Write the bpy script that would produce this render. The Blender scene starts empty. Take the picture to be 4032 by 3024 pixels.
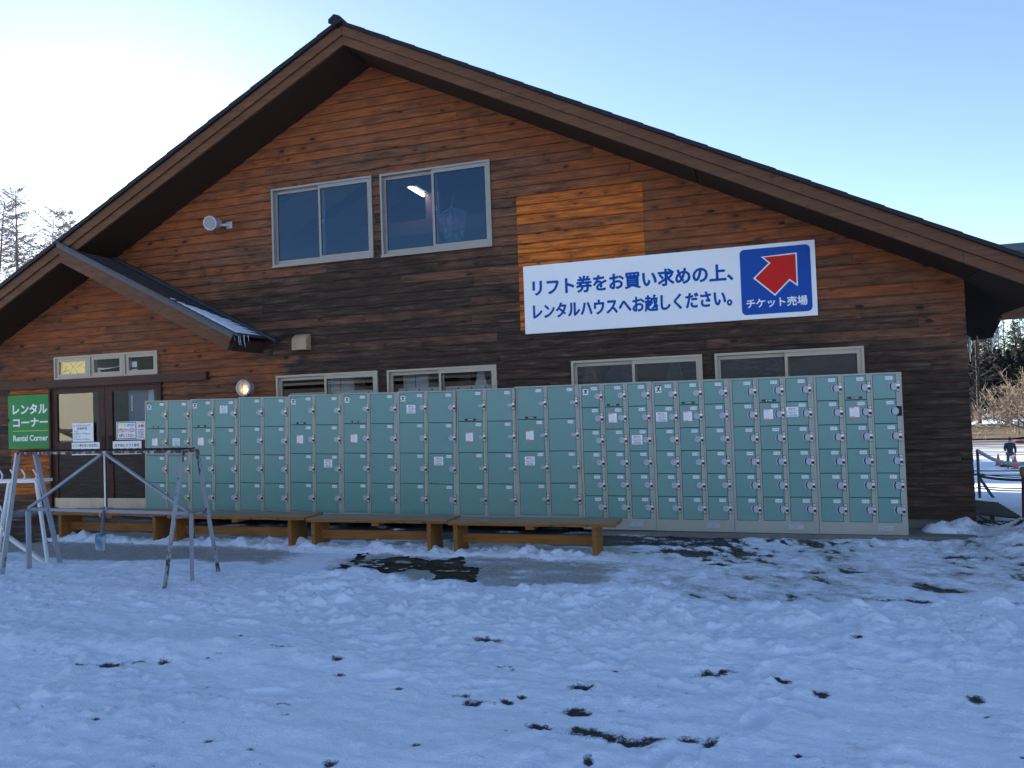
import bpy, math, random
import numpy as np
from mathutils import Vector, Matrix
R = math.radians
S = bpy.context.scene
COL = S.collection

# ------------------------------------------------------------------ camera, sky, sun, exposure
cam = bpy.data.cameras.new('camera')
cam.sensor_width = 36.0; cam.lens = 27.045; cam.clip_start = 0.05; cam.clip_end = 3000
camo = bpy.data.objects.new('camera', cam); COL.objects.link(camo)
_r = Vector((0.95159931, 0.30530064, -0.03535925)); _u = Vector((0.04263341, -0.01718976, 0.99894289)); _f = Vector((-0.30437009, 0.95210085, 0.02937377))
camo.matrix_world = Matrix(((_r.x, _u.x, -_f.x, 0), (_r.y, _u.y, -_f.y, 0), (_r.z, _u.z, -_f.z, 0), (0, 0, 0, 1)))
S.camera = camo
AIR, DUST, OZ = 0.85, 0.28, 0.9
SUN_EL = R(15.0); SUN_AZ = R(-44.5)          # azimuth measured from +Y towards +X
w = bpy.data.worlds.new('World'); S.world = w; w.use_nodes = True
nt = w.node_tree
sky = nt.nodes.new('ShaderNodeTexSky'); sky.sky_type = 'NISHITA'; sky.sun_disc = False
sky.sun_elevation = SUN_EL; sky.sun_rotation = SUN_AZ
sky.altitude = 1300; sky.air_density = AIR; sky.dust_density = DUST; sky.ozone_density = OZ
bg = nt.nodes['Background']; bg.inputs['Strength'].default_value = 0.094
nt.links.new(sky.outputs['Color'], bg.inputs['Color'])
sun = bpy.data.lights.new('sun', 'SUN'); sun.energy = 5.0; sun.angle = R(0.5); sun.color = (1.0, 0.93, 0.82)
suno = bpy.data.objects.new('sun', sun); COL.objects.link(suno)
sd = Vector((math.sin(SUN_AZ) * math.cos(SUN_EL), math.cos(SUN_AZ) * math.cos(SUN_EL), math.sin(SUN_EL)))
suno.rotation_euler = sd.to_track_quat('Z', 'Y').to_euler()
suno.location = (-40, 40, 30)
S.view_settings.view_transform = 'Standard'; S.view_settings.look = 'None'
S.view_settings.exposure = 1.68; S.view_settings.gamma = 1.0
S.render.engine = 'CYCLES'
S.cycles.use_denoising = True
S.cycles.max_bounces = 8; S.cycles.transparent_max_bounces = 24

# ------------------------------------------------------------------ helpers
def nz2(x, y, seed=0):
    """smooth value noise 0..1"""
    xi = np.floor(x).astype(np.int64); yi = np.floor(y).astype(np.int64)
    fx = x - xi; fy = y - yi
    fx = fx * fx * fx * (fx * (fx * 6 - 15) + 10); fy = fy * fy * fy * (fy * (fy * 6 - 15) + 10)
    def h(a, b):
        n = (a * 374761393 + b * 668265263 + seed * 974634777) & 0x7fffffff
        n = ((n ^ (n >> 13)) * 1274126177) & 0x7fffffff
        n = n ^ (n >> 16)
        return (n & 0xffff) / 65535.0
    return (h(xi, yi) * (1 - fx) + h(xi + 1, yi) * fx) * (1 - fy) + (h(xi, yi + 1) * (1 - fx) + h(xi + 1, yi + 1) * fx) * fy
def fbm(x, y, seed=0, oct=4):
    a = 0.5; t = 0; s = 0
    for i in range(oct):
        t = t + a * nz2(x * 2 ** i + 17.3 * i, y * 2 ** i - 9.1 * i, seed + i); s += a; a *= 0.5
    return t / s
def sst(a, b, x):
    t = np.clip((x - a) / (b - a), 0, 1); return t * t * (3 - 2 * t)

MATS = {}
def newmat(name):
    m = bpy.data.materials.new(name); m.use_nodes = True
    n = m.node_tree; b = n.nodes['Principled BSDF']; MATS[name] = m
    return m, n, b
def N(n, t, **kw):
    o = n.nodes.new(t)
    for k, v in kw.items():
        if hasattr(o, k) and not k.startswith('in_'): setattr(o, k, v)
    return o
def mixc(n, fac, a, b):
    m = N(n, 'ShaderNodeMix', data_type='RGBA')
    for i, v in ((0, fac), (6, a), (7, b)):
        if hasattr(v, 'is_output'): n.links.new(v, m.inputs[i])
        elif i == 0: m.inputs[0].default_value = v
        else: m.inputs[i].default_value = (*v, 1) if len(v) == 3 else v
    return m.outputs[2]
def mth(n, op, a, b=None, c=None, clamp=False):
    m = N(n, 'ShaderNodeMath', operation=op, use_clamp=clamp)
    for i, v in enumerate((a, b, c)):
        if v is None: continue
        if hasattr(v, 'is_output'): n.links.new(v, m.inputs[i])
        else: m.inputs[i].default_value = v
    return m.outputs[0]
def mrange(n, v, a, b, c=0.0, d=1.0, smooth=False):
    m = N(n, 'ShaderNodeMapRange'); m.clamp = True
    if smooth: m.interpolation_type = 'SMOOTHSTEP'
    n.links.new(v, m.inputs[0])
    for i, x in enumerate((a, b, c, d)): m.inputs[i + 1].default_value = x
    return m.outputs[0]
def coords(n, scale=(1, 1, 1), off=(0, 0, 0), kind='Object'):
    t = N(n, 'ShaderNodeTexCoord'); m = N(n, 'ShaderNodeMapping')
    m.inputs['Scale'].default_value = scale; m.inputs['Location'].default_value = off
    n.links.new(t.outputs[kind], m.inputs[0]); return m.outputs[0]
def noise(n, vec, scale, detail=4, rough=0.55):
    t = N(n, 'ShaderNodeTexNoise'); t.inputs['Scale'].default_value = scale
    t.inputs['Detail'].default_value = detail; t.inputs['Roughness'].default_value = rough
    if vec is not None: n.links.new(vec, t.inputs[0])
    return t.outputs['Fac']
def ramp(n, fac, stops):
    r = N(n, 'ShaderNodeValToRGB'); e = r.color_ramp.elements
    while len(e) < len(stops): e.new(0.5)
    for k, (p, c) in enumerate(stops): e[k].position = p; e[k].color = (*c, 1)
    n.links.new(fac, r.inputs[0]); return r.outputs[0]
def bump(n, b, h, strength=0.3, dist=0.01):
    m = N(n, 'ShaderNodeBump'); m.inputs['Strength'].default_value = strength; m.inputs['Distance'].default_value = dist
    n.links.new(h, m.inputs['Height']); n.links.new(m.outputs[0], b.inputs['Normal'])
def flat(name, col, rough=0.6, metal=0.0, var=0.15, scale=6.0, bmp=0.0, emit=None, spec=0.5, stretch=(1, 1, 1)):
    m, n, b = newmat(name)
    f = noise(n, coords(n, stretch), scale, 5)
    lo = tuple(max(0, c * (1 - var)) for c in col); hi = tuple(min(1, c * (1 + var)) for c in col)
    n.links.new(mixc(n, f, lo, hi), b.inputs['Base Color'])
    b.inputs['Roughness'].default_value = rough; b.inputs['Metallic'].default_value = metal
    b.inputs['Specular IOR Level'].default_value = spec
    if bmp: bump(n, b, f, bmp, 0.01)
    if emit:
        b.inputs['Emission Color'].default_value = (*emit[0], 1); b.inputs['Emission Strength'].default_value = emit[1]
    return m

class MB:
    """collects faces of one mesh object (world coordinates)"""
    def __init__(s): s.v = []; s.f = []; s.m = []; s.sm = []; s.at = {}
    def add(s, vs, fs, mat=0, smooth=False):
        o = len(s.v); s.v += [tuple(v) for v in vs]
        for f in fs: s.f.append(tuple(o + i for i in f)); s.m.append(mat); s.sm.append(smooth)
    def box(s, x0, x1, y0, y1, z0, z1, mat=0, M=None):
        vs = [(x, y, z) for z in (z0, z1) for y in (y0, y1) for x in (x0, x1)]
        if M is not None: vs = [tuple(M @ Vector(v)) for v in vs]
        s.add(vs, [(0, 2, 3, 1), (4, 5, 7, 6), (0, 1, 5, 4), (2, 6, 7, 3), (0, 4, 6, 2), (1, 3, 7, 5)], mat)
    def quad(s, a, b, c, d, mat=0): s.add([a, b, c, d], [(0, 1, 2, 3)], mat)
    def ring(s, x0, x1, z0, z1, wl, wr, wb, wt, y0, y1, mat=0):
        s.box(x0, x0 + wl, y0, y1, z0, z1, mat); s.box(x1 - wr, x1, y0, y1, z0, z1, mat)
        s.box(x0 + wl, x1 - wr, y0, y1, z0, z0 + wb, mat); s.box(x0 + wl, x1 - wr, y0, y1, z1 - wt, z1, mat)
    def prism(s, pts, y0, y1, mat=0, matside=None):
        """polygon in x,z (counter-clockwise seen from -y) pushed along y"""
        n = len(pts)
        vs = [(p[0], y0, p[1]) for p in pts] + [(p[0], y1, p[1]) for p in pts]
        s.add(vs, [tuple(range(n)), tuple(range(2 * n - 1, n - 1, -1))], mat)
        s.add(vs, [(i, i + n, (i + 1) % n + n, (i + 1) % n) for i in range(n)], mat if matside is None else matside)
    def tube(s, path, rad, sides=8, mat=0, smooth=True, cap=True, rot=0.0):
        P = [Vector(p) for p in path]; n = len(P)
        rr = rad if hasattr(rad, '__len__') else [rad] * n
        vs = []; up = None
        for i, p in enumerate(P):
            t = (P[min(i + 1, n - 1)] - P[max(i - 1, 0)])
            if t.length < 1e-9: t = Vector((0, 0, 1))
            t.normalize()
            if up is None:
                up = Vector((0, 0, 1)) if abs(t.z) < 0.9 else Vector((1, 0, 0))
            a = t.cross(up)
            if a.length < 1e-6: a = t.orthogonal()
            a.normalize(); b = a.cross(t); up = b
            for k in range(sides):
                an = rot + 2 * math.pi * k / sides
                vs.append(p + (a * math.cos(an) + b * math.sin(an)) * rr[i])
        fs = []
        for i in range(n - 1):
            for k in range(sides):
                k2 = (k + 1) % sides
                fs.append((i * sides + k, i * sides + k2, (i + 1) * sides + k2, (i + 1) * sides + k))
        s.add(vs, fs, mat, smooth)
        if cap:
            s.add(vs[:sides], [tuple(range(sides - 1, -1, -1))], mat); s.add(vs[-sides:], [tuple(range(sides))], mat)
    def angle(s, a, b, w_, th, ang, mat=0):
        a, b = Vector(a), Vector(b); t = (b - a).normalized(); u = Vector((math.cos(ang), math.sin(ang), 0)); u = (u - t * u.dot(t)).normalized(); v = t.cross(u)
        pr = [(0, 0), (w_, 0), (w_, th), (th, th), (th, w_), (0, w_)]
        vs = [p + u * (x - w_ / 3) + v * (y - w_ / 3) for p in (a, b) for x, y in pr]
        s.add(vs, [(i, (i + 1) % 6, (i + 1) % 6 + 6, i + 6) for i in range(6)] + [(5, 4, 3, 2, 1, 0), (6, 7, 8, 9, 10, 11)], mat)
    def lathe(s, c, axis, prof, sides=24, mat=0, smooth=True):
        """prof: list of (distance along axis, radius)"""
        ax = Vector(axis).normalized(); a = ax.orthogonal().normalized(); b = ax.cross(a); c = Vector(c)
        vs = [c + ax * d + (a * math.cos(2 * math.pi * k / sides) + b * math.sin(2 * math.pi * k / sides)) * r for d, r in prof for k in range(sides)]
        fs = [(i * sides + k, i * sides + (k + 1) % sides, (i + 1) * sides + (k + 1) % sides, (i + 1) * sides + k) for i in range(len(prof) - 1) for k in range(sides)]
        s.add(vs, fs, mat, smooth)
    def mesh(s, name, mats, M=None):
        me = bpy.data.meshes.new(name)
        vs = s.v if M is None else [tuple(M @ Vector(v)) for v in s.v]
        me.from_pydata(vs, [], s.f)
        for x in mats: me.materials.append(MATS[x])
        me.polygons.foreach_set('material_index', s.m)
        me.polygons.foreach_set('use_smooth', s.sm)
        for k, vals in s.at.items():
            a = me.attributes.new(k, 'FLOAT', 'POINT'); a.data.foreach_set('value', vals)
        me.update(); return me
    def build(s, name, mats, parent=None, **kw):
        if isinstance(mats, str): mats = [mats]
        M = None
        if parent is not None: M = wm(parent).inverted()
        o = bpy.data.objects.new(name, s.mesh(name, mats, M)); COL.objects.link(o)
        if parent is not None: o.parent = parent
        if kw: tag(o, **kw)
        return o
def wm(o):
    m = Matrix.LocRotScale(o.location, o.rotation_euler, o.scale)
    return wm(o.parent) @ m if o.parent else m
def tag(o, label=None, cat=None, group=None, kind=None):
    if label: o['label'] = label
    if cat: o['category'] = cat
    if group: o['group'] = group
    if kind: o['kind'] = kind
    return o
def empty(name, loc, label=None, cat=None, group=None, rot=(0, 0, 0)):
    o = bpy.data.objects.new(name, None); COL.objects.link(o); o.location = loc; o.rotation_euler = rot
    o.empty_display_size = 0.1
    return tag(o, label, cat, group)
def copy_tree(o, parent=None):
    c = o.copy(); COL.objects.link(c)
    if parent is not None: c.parent = parent
    for ch in [x for x in o.children]: copy_tree(ch, c)
    return c

_tc = {}
def text_polys(s, bold=0.0):
    """flat outline mesh of a string: verts (x, z), faces, bounds"""
    k = (s, bold)
    if k not in _tc:
        c = bpy.data.curves.new('lettering', 'FONT'); c.body = s; c.size = 1; c.offset = bold; c.resolution_u = 3
        o = bpy.data.objects.new('lettering', c); COL.objects.link(o)
        dg = bpy.context.evaluated_depsgraph_get()
        me = bpy.data.meshes.new_from_object(o.evaluated_get(dg))
        v = np.array([tuple(x.co)[:2] for x in me.vertices]); f = [tuple(p.vertices) for p in me.polygons]
        flip = sum(p.normal.z for p in me.polygons) < 0
        if flip: f = [tuple(reversed(x)) for x in f]
        bpy.data.objects.remove(o); bpy.data.curves.remove(c); bpy.data.meshes.remove(me)
        _tc[k] = (v, f)
    return _tc[k]
def put_text(mb, s, x0, x1, z0, z1, y, mat=0, bold=0.0, keep=False):
    """lettering fitted into the rectangle x0..x1, z0..z1 on the plane y"""
    v, f = text_polys(s, bold)
    lo = v.min(0); hi = v.max(0); sc = np.array([(x1 - x0) / (hi[0] - lo[0]), (z1 - z0) / (hi[1] - lo[1])])
    if keep:
        k = min(sc); sc = np.array([k, k]); x0 = (x0 + x1) / 2 - k * (hi[0] - lo[0]) / 2; z0 = (z0 + z1) / 2 - k * (hi[1] - lo[1]) / 2
    p = (v - lo) * sc + np.array([x0, z0])
    mb.add([(a, y, b) for a, b in p], f, mat)

# ------------------------------------------------------------------ materials
def wood_siding():
    m, n, b = newmat('weathered_cedar')
    at = N(n, 'ShaderNodeAttribute', attribute_name='wear').outputs['Fac']
    ti = N(n, 'ShaderNodeAttribute', attribute_name='tint').outputs['Fac']
    fr = N(n, 'ShaderNodeAttribute', attribute_name='fresh').outputs['Fac']
    rel = N(n, 'ShaderNodeAttribute', attribute_name='rel').outputs['Fac']
    base = coords(n)
    offs = N(n, 'ShaderNodeCombineXYZ'); n.links.new(mth(n, 'MULTIPLY', ti, 91.7), offs.inputs[0]); n.links.new(mth(n, 'MULTIPLY', ti, 37.3), offs.inputs[2])
    add = N(n, 'ShaderNodeVectorMath', operation='ADD'); n.links.new(base, add.inputs[0]); n.links.new(offs.outputs[0], add.inputs[1])
    # knots: sparse ellipses
    mp = N(n, 'ShaderNodeMapping'); mp.inputs['Scale'].default_value = (4.6, 0.01, 10.0); n.links.new(add.outputs[0], mp.inputs[0])
    vor = N(n, 'ShaderNodeTexVoronoi'); vor.inputs['Scale'].default_value = 1.0; vor.inputs['Randomness'].default_value = 1.0; n.links.new(mp.outputs[0], vor.inputs['Vector'])
    d = vor.outputs['Distance']
    sep = N(n, 'ShaderNodeSeparateColor'); n.links.new(vor.outputs['Color'], sep.inputs[0])
    has = mth(n, 'GREATER_THAN', sep.outputs[0], 0.22)
    size = mth(n, 'MULTIPLY_ADD', sep.outputs[1], 0.22, 0.08)
    kn = mth(n, 'MULTIPLY', mrange(n, mth(n, 'DIVIDE', d, size), 0.45, 1.0, 1.0, 0.0, True), has)
    halo = mth(n, 'MULTIPLY', mrange(n, mth(n, 'DIVIDE', d, size), 0.8, 3.2, 1.0, 0.0, True), has)
    # grain bends around the knots
    warp = mth(n, 'MULTIPLY', halo, 0.018)
    wv = N(n, 'ShaderNodeCombineXYZ'); n.links.new(warp, wv.inputs[2])
    add2 = N(n, 'ShaderNodeVectorMath', operation='ADD'); n.links.new(add.outputs[0], add2.inputs[0]); n.links.new(wv.outputs[0], add2.inputs[1])
    mg = N(n, 'ShaderNodeMapping'); mg.inputs['Scale'].default_value = (1.3, 0.5, 46.0); n.links.new(add2.outputs[0], mg.inputs[0])
    g1 = noise(n, mg.outputs[0], 1.0, 6, 0.65)
    mg2 = N(n, 'ShaderNodeMapping'); mg2.inputs['Scale'].default_value = (2.4, 0.5, 150.0); n.links.new(add2.outputs[0], mg2.inputs[0])
    g2 = noise(n, mg2.outputs[0], 1.0, 3, 0.6)
    mg3 = N(n, 'ShaderNodeMapping'); mg3.inputs['Scale'].default_value = (2.2, 0.5, 22.0); n.links.new(add2.outputs[0], mg3.inputs[0])
    g3 = noise(n, mg3.outputs[0], 1.0, 5, 0.7)
    mg4 = N(n, 'ShaderNodeMapping'); mg4.inputs['Scale'].default_value = (7.0, 0.5, 34.0); n.links.new(add2.outputs[0], mg4.inputs[0])
    chk = noise(n, mg4.outputs[0], 1.0, 4, 0.75)
    big = noise(n, coords(n, (0.7, 1, 1.3)), 1.0, 3)
    blot = noise(n, mp.outputs[0], 0.35, 4, 0.6)
    wv2 = mth(n, 'ADD', at, mth(n, 'MULTIPLY_ADD', big, 0.5, -0.25))
    wv2 = mth(n, 'ADD', wv2, mth(n, 'MULTIPLY_ADD', blot, 0.8, -0.4))
    wv2 = mth(n, 'ADD', wv2, mth(n, 'MULTIPLY_ADD', ti, 0.36, -0.18), clamp=True)
    c = ramp(n, wv2, [(0.0, WOOD[0]), (0.30, WOOD[1]), (0.55, WOOD[2]), (0.78, WOOD[3]), (1.0, WOOD[4])])
    c = mixc(n, fr, c, WOOD[5])
    gg = mth(n, 'ADD', mth(n, 'MULTIPLY', g1, 0.35), mth(n, 'ADD', mth(n, 'MULTIPLY', g2, 0.10), mth(n, 'MULTIPLY', g3, 0.55)))
    gr = mrange(n, gg, 0.38, 0.62)
    # raised pale grain on old boards, dark streaks on all
    amp = mrange(n, wv2, 0.0, 1.0, 0.45, 1.0)
    dark = mixc(n, 1.0, c, (0, 0, 0)); 
    mul = N(n, 'ShaderNodeMix', data_type='RGBA', blend_type='MULTIPLY'); mul.inputs[0].default_value = 1
    n.links.new(c, mul.inputs[6])
    k = mth(n, 'ADD', 1.0, mth(n, 'MULTIPLY', mth(n, 'SUBTRACT', gr, 0.5), mth(n, 'MULTIPLY', amp, 2.1)))
    kk = N(n, 'ShaderNodeCombineColor')
    for i in range(3): n.links.new(k, kk.inputs[i])
    n.links.new(kk.outputs[0], mul.inputs[7])
    c2 = mul.outputs[2]
    c2 = mixc(n, mth(n, 'MULTIPLY', mrange(n, g3, 0.56, 0.72), mth(n, 'MULTIPLY', mrange(n, wv2, 0.25, 0.6), 0.55)), c2, (0.20, 0.135, 0.095))
    c2 = mixc(n, mth(n, 'MULTIPLY', halo, 0.30), c2, (0.05, 0.022, 0.012))
    c2 = mixc(n, mth(n, 'MULTIPLY', kn, mth(n, 'MULTIPLY_ADD', sep.outputs[2], 0.5, 0.45)), c2, (0.012, 0.008, 0.007))
    c2 = mixc(n, mth(n, 'MULTIPLY', mrange(n, chk, 0.60, 0.70), mth(n, 'MULTIPLY', wv2, 0.85)), c2, (0.014, 0.010, 0.009))
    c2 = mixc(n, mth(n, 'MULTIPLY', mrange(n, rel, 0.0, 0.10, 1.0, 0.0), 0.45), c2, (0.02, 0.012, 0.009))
    # sheltered strip at the top of every board keeps its orange stain; lower lip painted dark as the lap shadow
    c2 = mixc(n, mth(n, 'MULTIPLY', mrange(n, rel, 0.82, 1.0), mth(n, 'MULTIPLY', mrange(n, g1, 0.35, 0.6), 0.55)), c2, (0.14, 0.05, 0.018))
    n.links.new(c2, b.inputs['Base Color'])
    b.inputs['Roughness'].default_value = 0.72; b.inputs['Specular IOR Level'].default_value = 0.3
    bump(n, b, mth(n, 'ADD', gg, mth(n, 'MULTIPLY', kn, -0.5)), 0.5, 0.006)
WOOD = [(0.270, 0.079, 0.023), (0.195, 0.068, 0.027), (0.148, 0.063, 0.034), (0.100, 0.049, 0.029), (0.041, 0.0245, 0.0155), (0.52, 0.130, 0.013)]
wood_siding()
def plank(name, c1, c2, c3, sx=2.0, sz=40.0, sy=40.0, rough=0.6, knots=True):
    m, n, b = newmat(name)
    v = coords(n, (sx, sy, sz)); g = noise(n, v, 1.0, 6, 0.65)
    big = noise(n, coords(n), 2.0, 3)
    c = ramp(n, g, [(0.3, c1), (0.55, c2), (0.75, c3)])
    c = mixc(n, mth(n, 'MULTIPLY', big, 0.5), c, c1)
    if knots:
        vo = N(n, 'ShaderNodeTexVoronoi'); n.links.new(coords(n, (5, 14, 14)), vo.inputs['Vector']); vo.inputs['Scale'].default_value = 0.8
        kk = mrange(n, vo.outputs['Distance'], 0.05, 0.13, 1, 0, True)
        c = mixc(n, mth(n, 'MULTIPLY', kk, 0.8), c, tuple(x * 0.15 for x in c1))
    n.links.new(c, b.inputs['Base Color']); b.inputs['Roughness'].default_value = rough
    b.inputs['Specular IOR Level'].default_value = 0.3
    bump(n, b, g, 0.25, 0.004)
plank('barge_wood', (0.082, 0.033, 0.015), (0.138, 0.057, 0.024), (0.185, 0.100, 0.060), 1.6, 30, 30)
plank('door_brown', (0.045, 0.018, 0.012), (0.072, 0.028, 0.017), (0.10, 0.045, 0.03), 30, 6, 30)
plank('lintel_brown', (0.050, 0.022, 0.014), (0.085, 0.036, 0.022), (0.12, 0.055, 0.035), 2, 30, 30)
plank('door_plank_dark', (0.022, 0.014, 0.012), (0.045, 0.03, 0.026), (0.12, 0.095, 0.085), 3, 45, 30)
plank('bench_wood', (0.17, 0.068, 0.016), (0.31, 0.128, 0.030), (0.40, 0.19, 0.055), 3, 40, 40)
plank('bench_top_grey', (0.20, 0.16, 0.11), (0.32, 0.265, 0.19), (0.42, 0.37, 0.29), 2.5, 40, 60)
flat('soffit_metal', (0.050, 0.029, 0.0205), 0.9, var=0.12, scale=3, spec=0.08)
flat('roof_metal', (0.045, 0.050, 0.062), 0.38, var=0.2, scale=5)
flat('roof_edge', (0.012, 0.013, 0.017), 0.55, var=0.2, scale=9, spec=0.25)
flat('concrete', (0.16, 0.155, 0.145), 0.85, var=0.35, scale=9, bmp=0.4)
flat('alu_grey', (0.29, 0.27, 0.245), 0.42, 0.3, var=0.08)
flat('alu_beige', (0.40, 0.345, 0.265), 0.45, 0.15, var=0.08)
flat('gasket', (0.012, 0.012, 0.013), 0.6)
flat('interior_dark', (0.035, 0.034, 0.032), 0.8, var=0.3, scale=2)
flat('interior_beam', (0.10, 0.035, 0.028), 0.7)
flat('interior_ceiling', (0.40, 0.33, 0.20), 0.7)
flat('interior_white', (0.62, 0.62, 0.60), 0.6, var=0.06)
flat('locker_frame', (0.36, 0.36, 0.31), 0.45, var=0.10, scale=5)
flat('locker_gap', (0.010, 0.014, 0.015), 0.7)
def enamel():
    m, n, b = newmat('locker_teal')
    oi = N(n, 'ShaderNodeObjectInfo').outputs['Random']
    c = mixc(n, oi, (0.125, 0.290, 0.265), (0.155, 0.310, 0.280))
    s = noise(n, coords(n, (3, 3, 8)), 2.5, 4)
    c = mixc(n, mrange(n, s, 0.45, 0.75, 0, 0.35), c, (0.20, 0.29, 0.25))
    n.links.new(c, b.inputs['Base Color'])
    b.inputs['Roughness'].default_value = 0.36; b.inputs['Specular IOR Level'].default_value = 0.55
    n.links.new(mrange(n, noise(n, coords(n), 9, 3), 0.3, 0.7, 0.28, 0.42), b.inputs['Roughness'])
    bump(n, b, noise(n, coords(n), 2.2, 2), 0.06, 0.02)
enamel()
flat('chrome', (0.74, 0.71, 0.64), 0.3, 0.5, var=0.2, scale=60)
flat('lock_plate', (0.20, 0.185, 0.16), 0.35, 0.7, var=0.4, scale=60)
flat('lock_dark', (0.02, 0.02, 0.022), 0.4, 0.6)
flat('tag_clear', (0.42, 0.44, 0.50), 0.3, var=0.12, scale=30)
flat('tag_yellowed', (0.42, 0.38, 0.27), 0.35, var=0.12, scale=30)
flat('label_white', (0.90, 0.90, 0.90), 0.5, var=0.03)
flat('ink_navy', (0.015, 0.018, 0.075), 0.5)
flat('ink_black', (0.012, 0.012, 0.015), 0.5)
flat('ink_red', (0.45, 0.02, 0.02), 0.5)
flat('ink_salmon', (0.62, 0.16, 0.14), 0.5)
flat('price_black', (0.010, 0.012, 0.018), 0.35)
flat('sign_white', (0.84, 0.84, 0.84), 0.5, var=0.02)
flat('sign_blue', (0.004, 0.070, 0.36), 0.5, var=0.05, spec=0.2)
flat('sign_text_blue', (0.003, 0.080, 0.36), 0.6, var=0.08, spec=0.1)
flat('sign_red', (0.62, 0.012, 0.008), 0.5, var=0.06, spec=0.2)
flat('sign_green', (0.003, 0.24, 0.055), 0.35, var=0.08, spec=0.2)
flat('sign_yellow', (0.60, 0.62, 0.06), 0.4)
flat('poster_yellow', (0.85, 0.58, 0.01), 0.5)
flat('ink_blue', (0.03, 0.22, 0.50), 0.5)
flat('steel_kick', (0.42, 0.40, 0.37), 0.33, 1.0, var=0.3, scale=8, stretch=(1, 1, 0.3))
flat('lamp_grey', (0.42, 0.42, 0.44), 0.4, 0.2)
flat('speaker_grey', (0.50, 0.50, 0.52), 0.5)
flat('speaker_mesh', (0.26, 0.27, 0.27), 0.7)
flat('vent_beige', (0.42, 0.27, 0.17), 0.5)
flat('tube_glow', (0.9, 0.85, 0.7), 0.5, emit=((1.0, 0.88, 0.66), 28.0))
flat('rubber_dark', (0.016, 0.019, 0.026), 0.5)
flat('shovel_grip', (0.06, 0.085, 0.12), 0.5)
flat('cord_white', (0.55, 0.53, 0.50), 0.7)
flat('post_red', (0.055, 0.014, 0.013), 0.6, var=0.3, scale=12)
flat('post_cap_wood', (0.16, 0.095, 0.045), 0.7, var=0.3, scale=12)
flat('post_dark', (0.045, 0.05, 0.055), 0.5)
flat('rope_dark', (0.03, 0.028, 0.026), 0.8)
flat('rope_olive', (0.11, 0.085, 0.04), 0.8)
flat('pad_tube', (0.36, 0.38, 0.37), 0.6, var=0.2, scale=10)
flat('cone_orange', (0.75, 0.075, 0.02), 0.45)
flat('cone_base', (0.015, 0.015, 0.016), 0.6)
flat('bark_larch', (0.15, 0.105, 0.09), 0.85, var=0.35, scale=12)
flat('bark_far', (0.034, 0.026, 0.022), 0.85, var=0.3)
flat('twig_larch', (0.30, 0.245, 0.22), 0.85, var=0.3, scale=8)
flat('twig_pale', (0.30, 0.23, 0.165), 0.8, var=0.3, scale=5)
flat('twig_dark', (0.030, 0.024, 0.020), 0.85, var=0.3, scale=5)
flat('needles_dark', (0.016, 0.021, 0.013), 0.8, var=0.5, scale=2)
flat('grass_brown', (0.115, 0.068, 0.030), 0.9, var=0.75, scale=1.6, bmp=0.6)
flat('pallet_wood', (0.035, 0.031, 0.028), 0.85, var=0.4, scale=20)
flat('skin', (0.42, 0.22, 0.15), 0.55)
flat('jacket_navy', (0.014, 0.022, 0.042), 0.7)
flat('trousers', (0.10, 0.092, 0.085), 0.8)
flat('hair_black', (0.012, 0.010, 0.010), 0.6)
flat('shoe', (0.08, 0.05, 0.035), 0.7)
flat('cream_wall', (0.62, 0.58, 0.47), 0.7, var=0.04)
flat('dark_timber', (0.035, 0.03, 0.027), 0.7)
flat('partition_blue', (0.16, 0.19, 0.26), 0.5)
flat('sled_red', (0.20, 0.02, 0.03), 0.4)
flat('jacket_blue', (0.03, 0.10, 0.35), 0.6); flat('jacket_teal', (0.03, 0.16, 0.17), 0.6); flat('jacket_olive', (0.20, 0.15, 0.05), 0.6)
def lens_mat():
    m, n, b = newmat('lamp_lens')
    at = coords(n); sp = N(n, 'ShaderNodeVectorMath', operation='DISTANCE'); n.links.new(at, sp.inputs[0]); sp.inputs[1].default_value = (0.035, -0.1, -0.03)
    g = mrange(n, sp.outputs['Value'], 0.0, 0.105, 1.0, 0.0, True)
    b.inputs['Base Color'].default_value = (0.42, 0.36, 0.28, 1); b.inputs['Roughness'].default_value = 0.35
    n.links.new(mixc(n, g, (0.75, 0.40, 0.14), (1.0, 0.66, 0.22)), b.inputs['Emission Color'])
    n.links.new(mth(n, 'MULTIPLY_ADD', mth(n, 'POWER', g, 1.5), 1.5, 0.10), b.inputs['Emission Strength'])
lens_mat()
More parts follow.
